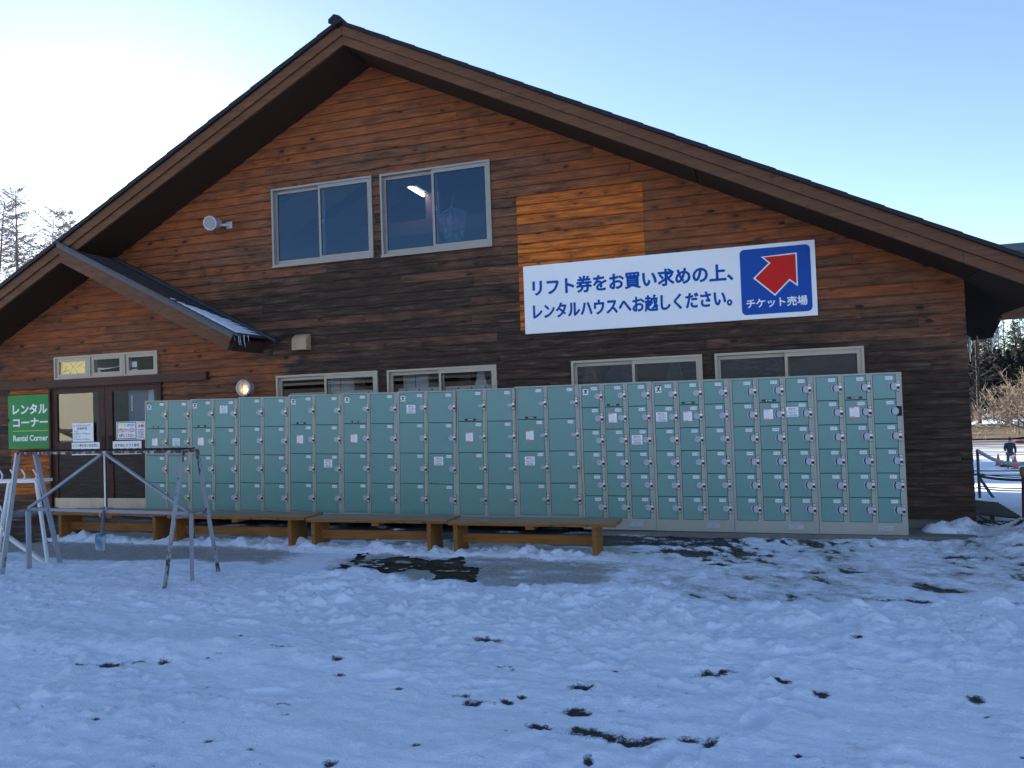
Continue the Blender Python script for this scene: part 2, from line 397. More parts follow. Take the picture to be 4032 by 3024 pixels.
def glass(name, ior=1.5, gain=1.9, rough=0.0, tint=(0.82, 0.86, 0.88), bmp=None, mir=(1, 1, 1)):
    m = bpy.data.materials.new(name); m.use_nodes = True; MATS[name] = m; n = m.node_tree
    out = n.nodes['Material Output']; n.nodes.remove(n.nodes['Principled BSDF'])
    t = N(n, 'ShaderNodeBsdfTransparent'); t.inputs[0].default_value = (*tint, 1)
    g = N(n, 'ShaderNodeBsdfGlossy'); g.inputs['Roughness'].default_value = rough; g.inputs['Color'].default_value = (*mir, 1)
    fr = N(n, 'ShaderNodeFresnel'); fr.inputs[0].default_value = ior
    ge = N(n, 'ShaderNodeNewGeometry')      # only the outer face mirrors; gain stands for both faces of the pane
    mx = N(n, 'ShaderNodeMixShader'); n.links.new(mth(n, 'MULTIPLY', mth(n, 'MULTIPLY', fr.outputs[0], gain, clamp=True), mth(n, 'SUBTRACT', 1.0, ge.outputs['Backfacing'])), mx.inputs[0])
    n.links.new(t.outputs[0], mx.inputs[1]); n.links.new(g.outputs[0], mx.inputs[2]); n.links.new(mx.outputs[0], out.inputs[0])
    bm = N(n, 'ShaderNodeBump')
    if bmp:
        h = noise(n, coords(n, bmp[0]), bmp[1], 3); bm.inputs['Strength'].default_value = bmp[2]; bm.inputs['Distance'].default_value = 0.01
    else:
        h = noise(n, coords(n), 1.3, 0); bm.inputs['Strength'].default_value = 0.05; bm.inputs['Distance'].default_value = 0.01
    n.links.new(h, bm.inputs['Height']); n.links.new(bm.outputs[0], g.inputs['Normal'])
glass('glass_clear', gain=1.9); glass('glass_small', gain=1.5, tint=(0.95, 0.95, 0.95)); glass('glass_upper', gain=2.6, tint=(0.60, 0.70, 0.80), mir=(0.45, 0.68, 1.0))
glass('glass_obscure', gain=1.1, rough=0.06, tint=(0.62, 0.64, 0.62), bmp=((0.35, 1, 1.0), 42, 1.0))
def film():
    m = bpy.data.materials.new('clear_plastic'); m.use_nodes = True; MATS['clear_plastic'] = m; n = m.node_tree
    out = n.nodes['Material Output']; n.nodes.remove(n.nodes['Principled BSDF'])
    t = N(n, 'ShaderNodeBsdfTransparent'); g = N(n, 'ShaderNodeBsdfDiffuse'); g.inputs[0].default_value = (0.8, 0.8, 0.78, 1)
    mx = N(n, 'ShaderNodeMixShader')
    f = mrange(n, noise(n, coords(n, (14, 1, 3)), 1.5, 4, 0.7), 0.5, 0.75, 0.05, 0.6)
    n.links.new(f, mx.inputs[0]); n.links.new(t.outputs[0], mx.inputs[1]); n.links.new(g.outputs[0], mx.inputs[2]); n.links.new(mx.outputs[0], out.inputs[0])
film()
def ice():
    m, n, b = newmat('ice')
    b.inputs['Base Color'].default_value = (0.86, 0.90, 0.95, 1); b.inputs['Roughness'].default_value = 0.2
    b.inputs['Transmission Weight'].default_value = 0.3; b.inputs['IOR'].default_value = 1.2
ice()
def scoop():
    m, n, b = newmat('scoop_plastic')
    f = noise(n, coords(n), 14, 4)
    n.links.new(mixc(n, mrange(n, f, 0.4, 0.65), (0.07, 0.16, 0.24), (0.34, 0.43, 0.48)), b.inputs['Base Color']); b.inputs['Roughness'].default_value = 0.35
scoop()
def rusty(name, thr, col=(0.60, 0.60, 0.62), sc=9):
    m, n, b = newmat(name)
    f = noise(n, coords(n, (1, 1, 0.45)), sc, 6, 0.7); f2 = noise(n, coords(n), 45, 4, 0.7)
    k = mrange(n, mth(n, 'ADD', f, mth(n, 'MULTIPLY', f2, 0.35)), thr, thr + 0.07, 0, 1)
    rust = mixc(n, f2, (0.035, 0.014, 0.010), (0.13, 0.045, 0.018))
    n.links.new(mixc(n, k, col, rust), b.inputs['Base Color'])
    n.links.new(mrange(n, k, 0, 1, 0.4, 0.85), b.inputs['Roughness'])
    bump(n, b, mth(n, 'SUBTRACT', f2, k), 0.3, 0.004)
rusty('rack_paint', 0.78, (0.23, 0.255, 0.30)); rusty('rack_paint_rusty', 0.68, (0.24, 0.26, 0.30), 12); rusty('rack_top', 0.60, (0.42, 0.38, 0.33), 14); rusty('rack_white', 0.90, (0.70, 0.71, 0.73))
def ground_mat():
    m, n, b = newmat('snow_ground')
    ba = N(n, 'ShaderNodeAttribute', attribute_name='bare').outputs['Fac']
    ic = N(n, 'ShaderNodeAttribute', attribute_name='icy').outputs['Fac']
    gn = N(n, 'ShaderNodeAttribute', attribute_name='mat').outputs['Fac']
    co = coords(n)
    f1 = noise(n, co, 22, 5, 0.65); f2 = noise(n, co, 90, 3, 0.6); f3 = noise(n, coords(n, (1, 2.5, 1)), 7, 5, 0.6)
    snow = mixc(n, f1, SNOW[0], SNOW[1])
    icec = mixc(n, mrange(n, f3, 0.35, 0.65), (0.36, 0.375, 0.375), (0.58, 0.61, 0.63))
    icec = mixc(n, mrange(n, f2, 0.42, 0.62), icec, (0.17, 0.18, 0.18))
    asp = mixc(n, f2, (0.008, 0.009, 0.011), (0.050, 0.050, 0.052))
    turf = mixc(n, f2, (0.004, 0.006, 0.004), (0.024, 0.030, 0.018))
    asp = mixc(n, gn, asp, turf)
    kb = mrange(n, mth(n, 'ADD', ba, mth(n, 'ADD', mth(n, 'MULTIPLY_ADD', f1, 1.0, -0.5), mth(n, 'MULTIPLY_ADD', f2, 0.7, -0.35))), -0.10, 0.22, 0, 1)
    ki = mrange(n, mth(n, 'ADD', ic, mth(n, 'ADD', mth(n, 'MULTIPLY_ADD', f3, 1.5, -0.75), mth(n, 'MULTIPLY_ADD', f1, 0.9, -0.45))), -0.15, 0.40, 0, 1)
    c = mixc(n, ki, snow, icec); c = mixc(n, kb, c, asp)
    n.links.new(c, b.inputs['Base Color'])
    r = mth(n, 'SUBTRACT', 0.72, mth(n, 'MULTIPLY', ki, 0.40)); n.links.new(r, b.inputs['Roughness'])
    b.inputs['Specular IOR Level'].default_value = 0.35
    bump(n, b, mth(n, 'ADD', f1, mth(n, 'MULTIPLY', f2, 0.6)), 0.6, 0.02)
SNOW = [(0.72, 0.79, 0.96), (0.82, 0.88, 1.0)]  # blue tint puts the skylight cast into the snow colour
ground_mat()
def snow_mat(name):
    m, n, b = newmat(name)
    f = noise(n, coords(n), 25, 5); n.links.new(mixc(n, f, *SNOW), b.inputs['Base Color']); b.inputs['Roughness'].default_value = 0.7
    bump(n, b, f, 0.5, 0.02)
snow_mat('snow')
def road_mat():
    m, n, b = newmat('road_asphalt')
    f = noise(n, coords(n, (0.05, 0.8, 1)), 1.2, 5, 0.6)
    c = mixc(n, noise(n, coords(n), 3, 4), (0.06, 0.055, 0.053), (0.11, 0.10, 0.093))
    n.links.new(mixc(n, mrange(n, f, 0.50, 0.57), c, (0.75, 0.77, 0.8)), b.inputs['Base Color']); b.inputs['Roughness'].default_value = 0.6
road_mat()

# ------------------------------------------------------------------ the ground
def base_z(x): return -1.585 - 0.009 * (np.clip(x, -12, 4) + 3.5)
_PY = [-400, -60, -15, 9.5, 13, 22, 36, 49.5, 54, 62, 82, 99, 125, 200, 400]
_PZ = [0, 0, 0, 0, -0.12, -1.04, -2.15, -2.80, -3.0, -3.05, -3.05, -2.55, -2.2, 4.0, 14.0]
def terrain(x, y):
    """large shape without the snow lumps; the land falls away behind the lodge to the right"""
    return base_z(x) + np.interp(y, _PY, _PZ) * sst(-8, 1.5, x)
EDGE_X = [-14, -9.5, -8.5, -7.85, -7.3, -6.8, -6.2, -5.5, -5.0, -4.3, -3.6, -3.07, -2.5, -2.1, -1.6, -0.86, -0.54, -0.18, 0.5, 1.15, 1.8, 4]
EDGE_Y = [6.9, 6.9, 6.83, 6.65, 6.55, 6.72, 6.88, 6.83, 6.8, 6.55, 6.75, 6.5, 6.5, 6.4, 6.65, 6.6, 6.36, 6.22, 6.4, 6.5, 6.6, 6.7]
MATP = [(-4.14, 6.87), (-4.28, 7.60), (-4.16, 7.62), (-4.07, 7.29), (-3.91, 7.44), (-3.72, 7.61), (-3.42, 7.49), (-3.03, 7.60), (-2.88, 7.26), (-2.65, 7.15), (-2.55, 6.62), (-2.82, 6.69), (-2.97, 6.60), (-3.01, 6.87), (-3.30, 7.03), (-3.49, 6.84), (-3.64, 6.78), (-3.70, 6.73), (-4.02, 7.13), (-4.04, 6.93)]
SPOTS = [(-.84, 3.68, .20, .075), (-.60, 3.645, .17, .07), (-.72, 3.66, .2, .05), (-.32, 4.58, .12, .07), (-1.01, 4.25, .08, .05), (-.97, 3.93, .10, .06), (-1.09, 3.69, .10, .05), (-.86, 3.70, .17, .075), (-.66, 3.63, .14, .055), (-.53, 3.68, .08, .05), (-.38, 3.70, .08, .06), (-.28, 3.69, .05, .07), (-.38, 4.53, .07, .05), (-.27, 4.62, .08, .05), (-.51, 4.33, .10, .03), (.06, 4.56, .06, .04), (-.11, 6.26, .09, .05), (.41, 6.38, .09, .05),
  (-.42, 7.72, .14, .06), (.42, 7.57, .14, .06), (-.79, 3.39, .04, .06), (.25, 4.39, .06, .06), (.99, 4.50, .05, .06), (.53, 5.26, .07, .03), (-1.61, 4.00, .09, .05), (-1.50, 3.90, .10, .05), (-1.36, 3.95, .05, .03), (-3.99, 3.90, .14, .05), (-4.15, 3.83, .07, .04), (-3.83, 3.97, .06, .03), (-3.68, 4.03, .06, .04),
  (-3.43, 4.23, .09, .02), (-3.07, 4.41, .12, .015), (-2.58, 4.29, .06, .03), (-2.47, 4.11, .06, .03), (-2.60, 3.12, .04, .05), (-1.92, 3.10, .04, .05), (-1.62, 3.37, .04, .04), (-2.52, 3.62, .06, .03), (-1.80, 4.92, .14, .05), (-3.36, 3.18, .04, .02), (-2.03, 4.0, .04, .02), (1.75, 8.4, .2, .16), (1.25, 6.64, .5, .05), (1.75, 6.70, .25, .07), (-1.3, 4.05, .05, .03), (-.75, 4.0, .04, .02), (.15, 3.5, .05, .04), (-.1, 3.2, .05, .05)]
_fr = random.Random(12); FEET = []
for x0_, y0_, a0_, n_ in ((-3.9, 3.4, .35, 9), (-2.6, 5.6, -.5, 8), (-.6, 2.9, 1.2, 7), (.9, 5.9, 2.6, 9), (-5.6, 5.2, -.2, 7)):
    for k_ in range(n_):
        a_ = a0_ + _fr.uniform(-.12, .12); sd_ = .09 if k_ % 2 else -.09
        FEET.append((x0_ + .62 * k_ * math.cos(a0_) - sd_ * math.sin(a0_), y0_ + .62 * k_ * math.sin(a0_) + sd_ * math.cos(a0_), a_))
def inpoly(x, y, P):
    c = np.zeros(x.shape, bool); n = len(P)
    for i in range(n):
        (x1, y1), (x2, y2) = P[i], P[(i + 1) % n]
        k = ((y1 > y) != (y2 > y)) & (x < (x2 - x1) * (y - y1) / (y2 - y1 + 1e-12) + x1); c ^= k
    return c
def ground():
    xs = np.concatenate([[-420, -250, -150, -90, -60, -40, -28, -20, -15, -12, -11, -10.4], np.arange(-10, 3.7, 0.02), [3.8, 3.95, 4.1, 4.3, 4.6, 5, 5.5, 6, 7, 8, 9.5, 11, 12, 13, 14, 16, 19, 22, 26, 32, 40, 55, 80, 130, 220, 420]])
    ys = np.concatenate([[-420, -250, -150, -90, -60, -40, -28, -20, -14, -10, -7, -4, -2, 0, 1, 1.7, 2.1], np.arange(2.3, 9.4, 0.018), [9.43, 9.5, 9.6, 9.7, 9.8, 10, 10.2, 10.4, 10.6, 10.8, 11, 11.3, 11.6, 12, 12.5, 13, 14, 15, 16, 17.5, 19, 20.5, 22, 24, 26, 28, 30, 32, 34, 36, 38, 40, 42, 44, 46, 48, 50, 52, 54, 56, 58, 60, 62, 66, 72, 78, 82, 86, 90, 95, 99, 106, 115, 125, 145, 170, 200, 260, 420]])
    X, Y = np.meshgrid(xs, ys)
    z = terrain(X, Y)
    ed = np.interp(X, EDGE_X, EDGE_Y) + (fbm(X * 3, Y * 0.3 + 5, 3) - 0.5) * 0.30
    near = sst(-14, -11, X) * (1 - sst(4, 7, X)) * (1 - sst(9.6, 11, Y))
    dd = ed - Y                                    # >0 on the camera's side of the bank edge
    def rot(x, y, a_): return x * math.cos(a_) - y * math.sin(a_), x * math.sin(a_) + y * math.cos(a_)
    wxx = X + 0.16 * (fbm(X * 3.1, Y * 3.1, 201, 3) - 0.5); wyy = Y + 0.16 * (fbm(X * 3.1 + 40, Y * 3.1, 202, 3) - 0.5)
    a1, b1 = rot(wxx, wyy, 0.5); a2, b2 = rot(wxx, wyy, 1.1); a3, b3 = rot(X, Y, 0.8)
    l1 = fbm(a1 * 1.5, b1 * 1.7, 11, 3); l2 = fbm(a2 * 5.2, b2 * 5.6, 21, 4); l3 = fbm(a3 * 15, b3 * 17, 31, 3); l4 = nz2(a2 * 48, b2 * 48, 41)
    lump = np.clip(l2 - 0.50, 0, 1) * 2.2
    patch = sst(0.40, 0.62, fbm(a1 * 0.9, b1 * 1.3, 61, 3))      # where the snow is churned, elsewhere it lies smooth
    clod = np.clip(l3 - 0.58, 0, 1) * 2.6
    crumb = np.clip(l4 - 0.72, 0, 1) * 2.0 * sst(0.45, 0.7, l2)
    bankw = sst(-0.03, 0.22, dd) * (1 - 0.80 * sst(0.7, 1.9, dd)) * (0.45 + 0.55 * sst(-5.2, -3.8, X))
    t = bankw * (0.022 + 0.085 * l1 + 0.070 * lump + 0.030 * clod + 0.010 * crumb)
    tram = sst(0.2, 1.6, dd)
    t += tram * (0.010 + 0.035 * (l1 - 0.4) + (0.12 + 0.88 * patch) * (0.020 * lump + 0.008 * (l3 - 0.5) + 0.020 * clod + 0.008 * crumb))
    ru = fbm(a1 * 0.5, (Y + 0.10 * X) * 5.0, 71, 3)          # old ski and sledge ruts running along the front
    t += tram * 0.020 * (np.abs(ru - 0.5) * 2 - 0.25)
    l5 = fbm(a3 * 31, b3 * 34, 81, 2); fine = np.clip(l5 - 0.56, 0, 1) * sst(0.35, 0.6, fbm(a2 * 2.2, b2 * 2.6, 82, 3))
    t += (tram + bankw * (1 - tram)) * 0.045 * fine
    for fx, fy, fa in FEET:
        ca, sa = math.cos(fa), math.sin(fa); u_ = (X - fx) * ca + (Y - fy) * sa; v_ = -(X - fx) * sa + (Y - fy) * ca
        t += -0.026 * np.exp(-((u_ / 0.13) ** 4 + (v_ / 0.05) ** 4)) + 0.010 * np.exp(-(((np.sqrt((u_ / 0.16) ** 2 + (v_ / 0.075) ** 2) - 1) / 0.22) ** 2))
    # tread ridge (wheel track) at y about 4.2, left
    t += 0.05 * np.exp(-((Y - (4.35 + 0.10 * (X + 3.5))) / 0.22) ** 2) * (1 - sst(-3.2, -1.8, X)) * (0.5 + l2)
    # strip swept clear in front of the benches
    strip = sst(0.0, -0.25, dd) if False else 1 - sst(-0.25, 0.0, dd)
    t += strip * (0.006 + 0.012 * (l2 - 0.4))
    # snow pushed under the benches
    bx = sst(-9.1, -8.7, X) * (1 - sst(-1.7, -1.25, X))
    by = np.exp(-((Y - (7.82 + 0.12 * (l1 - 0.5))) / 0.20) ** 4)
    bs = bx * by
    t += bs * (0.015 + 0.09 * lump + 0.05 * l1 + 0.035 * clod)
    # heap at the building corner, snow on the end of the plinth
    t += 0.17 * np.exp(-(((X - 3.1) / 0.85) ** 2 + ((Y - 8.7) / 0.75) ** 2)) * (0.75 + 0.5 * l2)
    t += 0.26 * np.exp(-(((X - 2.85) / 0.52) ** 2 + ((Y - 9.35) / 0.62) ** 2)) * (0.75 + 0.5 * l2)
    t += 0.16 * np.exp(-(((X - 1.98) / 0.30) ** 4 + ((Y - 9.64) / 0.15) ** 4)) * (0.75 + 0.5 * l2)
    t += 0.05 * np.exp(-((Y - 9.02) / 0.14) ** 2) * sst(-0.6, 0.3, X) * (1 - sst(2.1, 2.6, X)) * (0.3 + l2 * 1.2)
    t += (1 - near) * 0.0
    z = z + near * t + near * 0.006 * l4 + (1 - near) * 0.05 * (fbm(X * 0.6, Y * 0.6, 77) - 0.5) * (1 - sst(52, 60, Y))
    # cover
    bare = np.full(X.shape, -1.0)
    wx = (fbm(X * 9, Y * 13, 5, 3) - 0.5) * 1.5
    for sx, sy, rx, ry in SPOTS:
        q = np.sqrt(((X - sx) / (rx * 0.92)) ** 2 + ((Y - sy) / (ry * 0.92)) ** 2)
        bare = np.maximum(bare, 0.50 - q * 0.62 + wx * 0.5)
    fl = fbm(X * 3.2, Y * 5.5, 51, 5); fl2 = fbm(X * 9, Y * 17, 52, 4)
    bare = np.maximum(bare, (fl2 - 0.84 + 0.10 * (fl - 0.5)) * 6 * tram + (tram - 1) * 3)
    # wind-blown, half melted area to the right, darker towards the lockers
    rt = sst(-2.6, -0.6, X) * strip
    st = 0.50 * fbm(a1 * 1.7, b1 * 3.2, 61, 4) + 0.50 * fbm(a2 * 6.0, b2 * 10, 62, 4)
    thr = 0.66 - 0.24 * sst(7.2, 9.0, Y) * (1 - 0.88 * sst(-0.6, 0.6, X))
    bare = np.maximum(bare, rt * (st - thr) * 5.0 + (rt - 1) * 2); t_thin = rt * np.clip(0.62 - st, 0, 1) * 0.09 * strip
    z = z + near * t_thin * (0.4 + clod)
    wet = sst(8.15, 8.7, Y) * sst(-9.2, -8.6, X) * (1 - sst(-0.9, 0.5, X + 0.55 * (9.3 - Y)))
    bare = np.maximum(bare, wet * 0.9 - 0.55 + (fl - 0.5) * 1.6 * wet)
    dm = sst(7.4, 7.65, Y + 0.06 * wx) * (1 - sst(-8.75, -8.6, X)) * sst(-11.9, -11.5, X)
    bare = np.maximum(bare, dm * 1.15 - 0.65 + (nz2(X * 6, Y * 26, 9) - 0.62) * 0.9 * dm)
    bare = bare - bs * 1.2
    mt = inpoly(X + 0.10 * (fbm(X * 6, Y * 9, 301, 3) - 0.5), Y + 0.12 * (fbm(X * 8, Y * 10, 302, 3) - 0.5), MATP).astype(float)
    mt = mt * (fl2 < 0.60 + 0.25 * nz2(X * 5, Y * 7, 303)); bare = np.where(mt > 0, 0.95, bare)
    bare = np.where(near > 0.2, bare, -1.0)
    # bare soil and asphalt lie lower than the snow
    icy = np.full(X.shape, -1.0)
    icy = np.maximum(icy, strip * (1 - sst(-5.5, -4.4, X)) * 1.35 - 0.6 - bs * 2)
    icy = np.maximum(icy, strip * sst(-4.6, -4.0, X) * (1 - sst(-1.6, -1.0, X)) * 1.05 - 0.6 - bs * 2 + (fl - 0.5) * 1.2)
    icy = np.maximum(icy, rt * 0.75 - 0.72 + (st - 0.5) * 1.6)
    icy = np.where(near > 0.2, icy, -1.0)
    z = z - near * 0.012 * sst(-0.1, 0.3, bare)
    ny, nx = X.shape
    me = bpy.data.meshes.new('ground')
    co = np.stack([X, Y, z], -1).reshape(-1, 3)
    i = np.arange(ny * nx).reshape(ny, nx)
    q = np.stack([i[:-1, :-1], i[:-1, 1:], i[1:, 1:], i[1:, :-1]], -1).reshape(-1, 4)
    me.vertices.add(len(co)); me.vertices.foreach_set('co', co.ravel().astype(np.float32))
    me.loops.add(q.size); me.loops.foreach_set('vertex_index', q.ravel().astype(np.int32))
    me.polygons.add(len(q)); me.polygons.foreach_set('loop_start', (np.arange(len(q)) * 4).astype(np.int32))
    me.polygons.foreach_set('use_smooth', np.ones(len(q), bool))
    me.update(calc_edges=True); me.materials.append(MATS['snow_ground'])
    for nm, a in (('bare', bare), ('icy', icy), ('mat', mt)):
        at = me.attributes.new(nm, 'FLOAT', 'POINT'); at.data.foreach_set('value', a.ravel().astype(np.float32))
    o = bpy.data.objects.new('ground', me); COL.objects.link(o); tag(o, kind='structure')
ground()
def strip_mesh(name, y0, y1, ny, x0, x1, nx, lift, mat, amp=0.0):
    xs = np.linspace(x0, x1, nx); ys = np.linspace(y0, y1, ny); X, Y = np.meshgrid(xs, ys)
    Z = terrain(X, Y) + lift + amp * (fbm(X * 0.5, Y * 0.8, 91) - 0.3)
    mb = MB(); mb.v = [tuple(p) for p in np.stack([X, Y, Z], -1).reshape(-1, 3)]
    for j in range(ny - 1):
        for i in range(nx - 1):
            a = j * nx + i; mb.f.append((a, a + 1, a + nx + 1, a + nx)); mb.m.append(0); mb.sm.append(True)
    return tag(mb.build(name, mat), kind='structure')
strip_mesh('road', 63, 80.5, 20, 6, 90, 60, 0.05, 'road_asphalt')
strip_mesh('grass_bank', 82, 101, 30, 6, 90, 80, 0.10, 'grass_brown', 0.5)
mb = MB(); mb.box(-1.9, 2.17, 9.27, 9.86, -1.75, -1.556)
tag(mb.build('pavement_slab', 'concrete'), kind='structure')

# ------------------------------------------------------------------ the lodge
W = 9.85; F = 9.05; AX = -5.11
def soff(x): return 4.952 - 0.5 * abs(x - AX)
lodge = empty('lodge', (AX, W, -1.55), 'large gabled timber lodge with brown board siding behind the row of lockers', 'building')
OPEN = [(-6.815, -5.138, 2.20, 3.375), (-5.010, -3.346, 2.19, 3.372), (-6.815, -5.137, -0.60, 0.580), (-4.989, -3.350, -0.60, 0.576), (-2.318, -0.648, -0.60, 0.567), (-0.499, 1.195, -0.60, 0.565), (-11.08, -8.973, 0.706, 1.084), (-11.20, -8.905, -1.52, 0.572)]
def siding():
    rnd = random.Random(4)
    v = []; f = []; wear = []; tint = []; fresh = []; rel = []
    pitch = 0.1295; z0 = -1.45; XL, XR = -13.6, 2.268
    def emit(x0, x1, za, zb, zr0, tn, fx, wof):
        """one board piece, split along x so that the wear can vary"""
        nseg = max(1, int((x1 - x0) / 0.35)); xs = np.linspace(x0, x1, nseg + 1)
        def yat(z): return W - 0.024 + 0.021 * (z - zr0) / pitch
        for i in range(nseg):
            a, b = xs[i], xs[i + 1]
            prof = [(za, W + 0.004, 0.0), (za, yat(za), 0.0), (za + 0.012, yat(za) - 0.002, 0.08), (zb, yat(zb), 1.0)]
            base = len(v)
            for (z, y, r_) in prof:
                for xx in (a, b):
                    v.append((xx, y, z))
                    d = soff(xx) - z
                    wr = min(1, max(0, (d + 0.15 - 0.35 * max(0, min(1, (xx + 3.5) / -2.0))) / (2.6 - 0.75 * max(0, min(1, (xx + 1.5) / 2.5)))))
                    if xx < -6.86:
                        d2 = max(0.0, min(2.45 - 0.505 * abs(xx + 10.08), soff(xx)) - z)
                        if z < 2.45 - 0.505 * abs(xx + 10.08): wr = min(1, 0.08 + d2 / 4.4)
                        if xx < -12.09: wr = min(1, wr + 0.35)
                    elif z < 1.0: wr = min(1.15, wr + 0.14)
                    if xx > -8.5: wr += 0.30 * max(0, min(1, (0.75 - z) / 0.9))
                    wr = min(1.25, wr)
                    wear.append(wr + wof); tint.append(tn); fresh.append(fx); rel.append(max(0, (z - zr0) / pitch))
            for k in range(3): f.append((base + k * 2, base + k * 2 + 1, base + k * 2 + 3, base + k * 2 + 2))
        # end faces
        for xx in (x0, x1):
            base = len(v)
            for (z, y) in ((za, W + 0.004), (za, yat(za)), (zb, yat(zb)), (zb, W + 0.004)):
                v.append((xx, y, z)); wear.append(1.0); tint.append(tn); fresh.append(0); rel.append(0.3)
            f.append((base, base + 1, base + 2, base + 3) if xx == x0 else (base + 3, base + 2, base + 1, base))
    r = 0
    while True:
        za = z0 + r * pitch; zb = za + pitch
        if za > 5.0: break
        half = (4.952 + 0.12 - zb) / 0.5 + 0.03
        if half <= 0: break
        L = max(XL, AX - half); Rr = min(XR, AX + half)
        # butt joints
        cuts = [L]; x = L - rnd.uniform(0, 1.5)
        while True:
            x += rnd.choice([1.82, 1.82, 3.64, 0.91, 2.7])
            if x >= Rr - 0.1: break
            if x > L + 0.1: cuts.append(x)
        for fx0, fx1, fz0, fz1 in ((-2.995, -1.30, 1.05, 2.85), (-12.09, -11.2, -1.24, 0.57)):
            if fz0 < (za + zb) / 2 < fz1 and L < fx0 < Rr:
                cuts = [c for c in cuts if not fx0 - 0.2 < c < fx1 + 0.2] + [fx0, fx1]
        if za < 0.95: cuts = [c for c in cuts if abs(c + 6.865) > 0.3] + [-6.865]
        cuts = sorted(c for c in cuts if L <= c < Rr) + [Rr]
        for ca, cb in zip(cuts[:-1], cuts[1:]):
            tn = rnd.random(); mx = (ca + cb) / 2; mz = (za + zb) / 2
            fr = 0.0
            if -2.995 <= mx <= -1.30 and 1.05 < mz < 2.85: fr = rnd.uniform(0.72, 1.0) if abs(mz - 2.42) > 0.07 else 0.30
            if -12.09 <= mx <= -11.2 and -1.24 < mz < 0.57: fr = rnd.uniform(0.45, 0.8)
            wof = rnd.uniform(-0.15, 0.15)
            # cut by openings
            zs = sorted({za, zb} | {z for o in OPEN for z in o[2:] if za + 0.002 < z < zb - 0.002 and o[0] < cb and o[1] > ca})
            for q0, q1 in zip(zs[:-1], zs[1:]):
                iv = [(ca + 0.0012, cb - 0.0012)]
                for o in OPEN:
                    if o[2] < (q0 + q1) / 2 < o[3]:
                        nv = []
                        for a, b in iv:
                            if o[1] <= a or o[0] >= b: nv.append((a, b)); continue
                            if o[0] > a: nv.append((a, o[0]))
                            if o[1] < b: nv.append((o[1], b))
                        iv = nv
                for a, b in iv:
                    if b - a > 0.004: emit(a, b, q0, q1, za, tn, fr, wof)
        r += 1
    mb = MB(); mb.v = v; mb.f = f; mb.m = [0] * len(f); mb.sm = [False] * len(f)
    mb.at = dict(wear=wear, tint=tint, fresh=fresh, rel=rel)
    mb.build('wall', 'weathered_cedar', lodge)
siding()
def ext_box(mb, o, y0, y1):
    pass
# inner lining behind the boards (with the same openings) keeps daylight out
def lining():
    mb = MB(); ya, yb = W + 0.012, W + 0.10
    xs = sorted({-13.6, 2.255, AX} | {o[0] for o in OPEN} | {o[1] for o in OPEN} | set(np.round(np.arange(-13.4, 2.2, 0.2), 3)))
    zs = sorted({-1.50, 5.0} | {z for o in OPEN for z in o[2:]} | set(np.round(np.arange(-1.4, 5.0, 0.2), 3)))
    for a, b in zip(xs[:-1], xs[1:]):
        run = None
        for c, d in zip(zs[:-1], zs[1:]):
            mx, mz = (a + b) / 2, (c + d) / 2
            hole = any(o[0] < mx < o[1] and o[2] < mz < o[3] for o in OPEN)
            if hole: continue
            top = min(d, min(soff(a), soff(b)) + 0.10)
            if top > c: mb.box(a, b, ya, yb, c, top)
    mb.box(2.15, 2.255, W + 0.10, 30, -1.5, 1.32); mb.box(-13.6, -13.5, W + 0.10, 30, -1.5, 0.70)
    mb.box(-13.5, 2.15, 29.9, 30, -1.5, 1.3)
    mb.build('inner_wall', 'interior_dark', lodge)
lining()
mb = MB(); mb.box(-13.55, 2.235, W + 0.011, W + 0.2, -1.75, -1.452); mb.build('foundation', 'concrete', lodge)
# roof
XE_R, XE_L, YB = 2.93, -14.6, 30.5
def slope_slab(mb, xa, xb, ya, yb, lo, hi, mat=0, lo2=None, hi2=None):
    """slab under the main roof slope between x=xa and xb, offsets lo..hi above the soffit line"""
    p = [(xa, soff(xa) + lo), (xb, soff(xb) + lo), (xb, soff(xb) + hi), (xa, soff(xa) + hi)]
    mb.prism(p, ya, yb, mat)
mb = MB()
for xa, xb in ((AX, XE_R), (XE_L, AX)):
    n = 6; xs = np.linspace(xa, xb, n + 1)
    # panels with fine joints
    edges = [xa] + ([-0.6 + 0.0, 2.27] if xa == AX else [-9.6]) + [xb]
    for a, b in zip(edges[:-1], edges[1:]):
        slope_slab(mb, a + 0.006, b - 0.006, F + 0.055, YB, 0.0, 0.03)
    slope_slab(mb, xa, xb, F + 0.06, YB, 0.030, 0.20)
mb.build('soffit', 'soffit_metal', lodge)
for (xa, xb) in ((AX, XE_R), (XE_L, AX)):
    mb = MB(); rn = random.Random(int(xa * 7)); x = xa
    cuts = [xa] + [c for c in (-2.9, 0.10, 2.1, -8.4, -11.2) if xa < c < xb] + [xb]
    for a, b in zip(sorted(cuts)[:-1], sorted(cuts)[1:]):
        slope_slab(mb, a + 0.0015, b - 0.0015, F + 0.02, F + 0.06, -0.012, 0.118)
    mb.build('barge_board_lower', 'barge_wood', lodge)
    mb = MB(); cuts = [xa] + [c for c in (-1.4, 0.235, 2.9, -7.2, -10.6) if xa < c < xb] + [xb]
    for a, b in zip(sorted(cuts)[:-1], sorted(cuts)[1:]):
        slope_slab(mb, a + 0.0015, b - 0.0015, F - 0.012, F + 0.02, 0.112, 0.262)
    mb.build('barge_board_upper', 'barge_wood', lodge)
mb = MB()
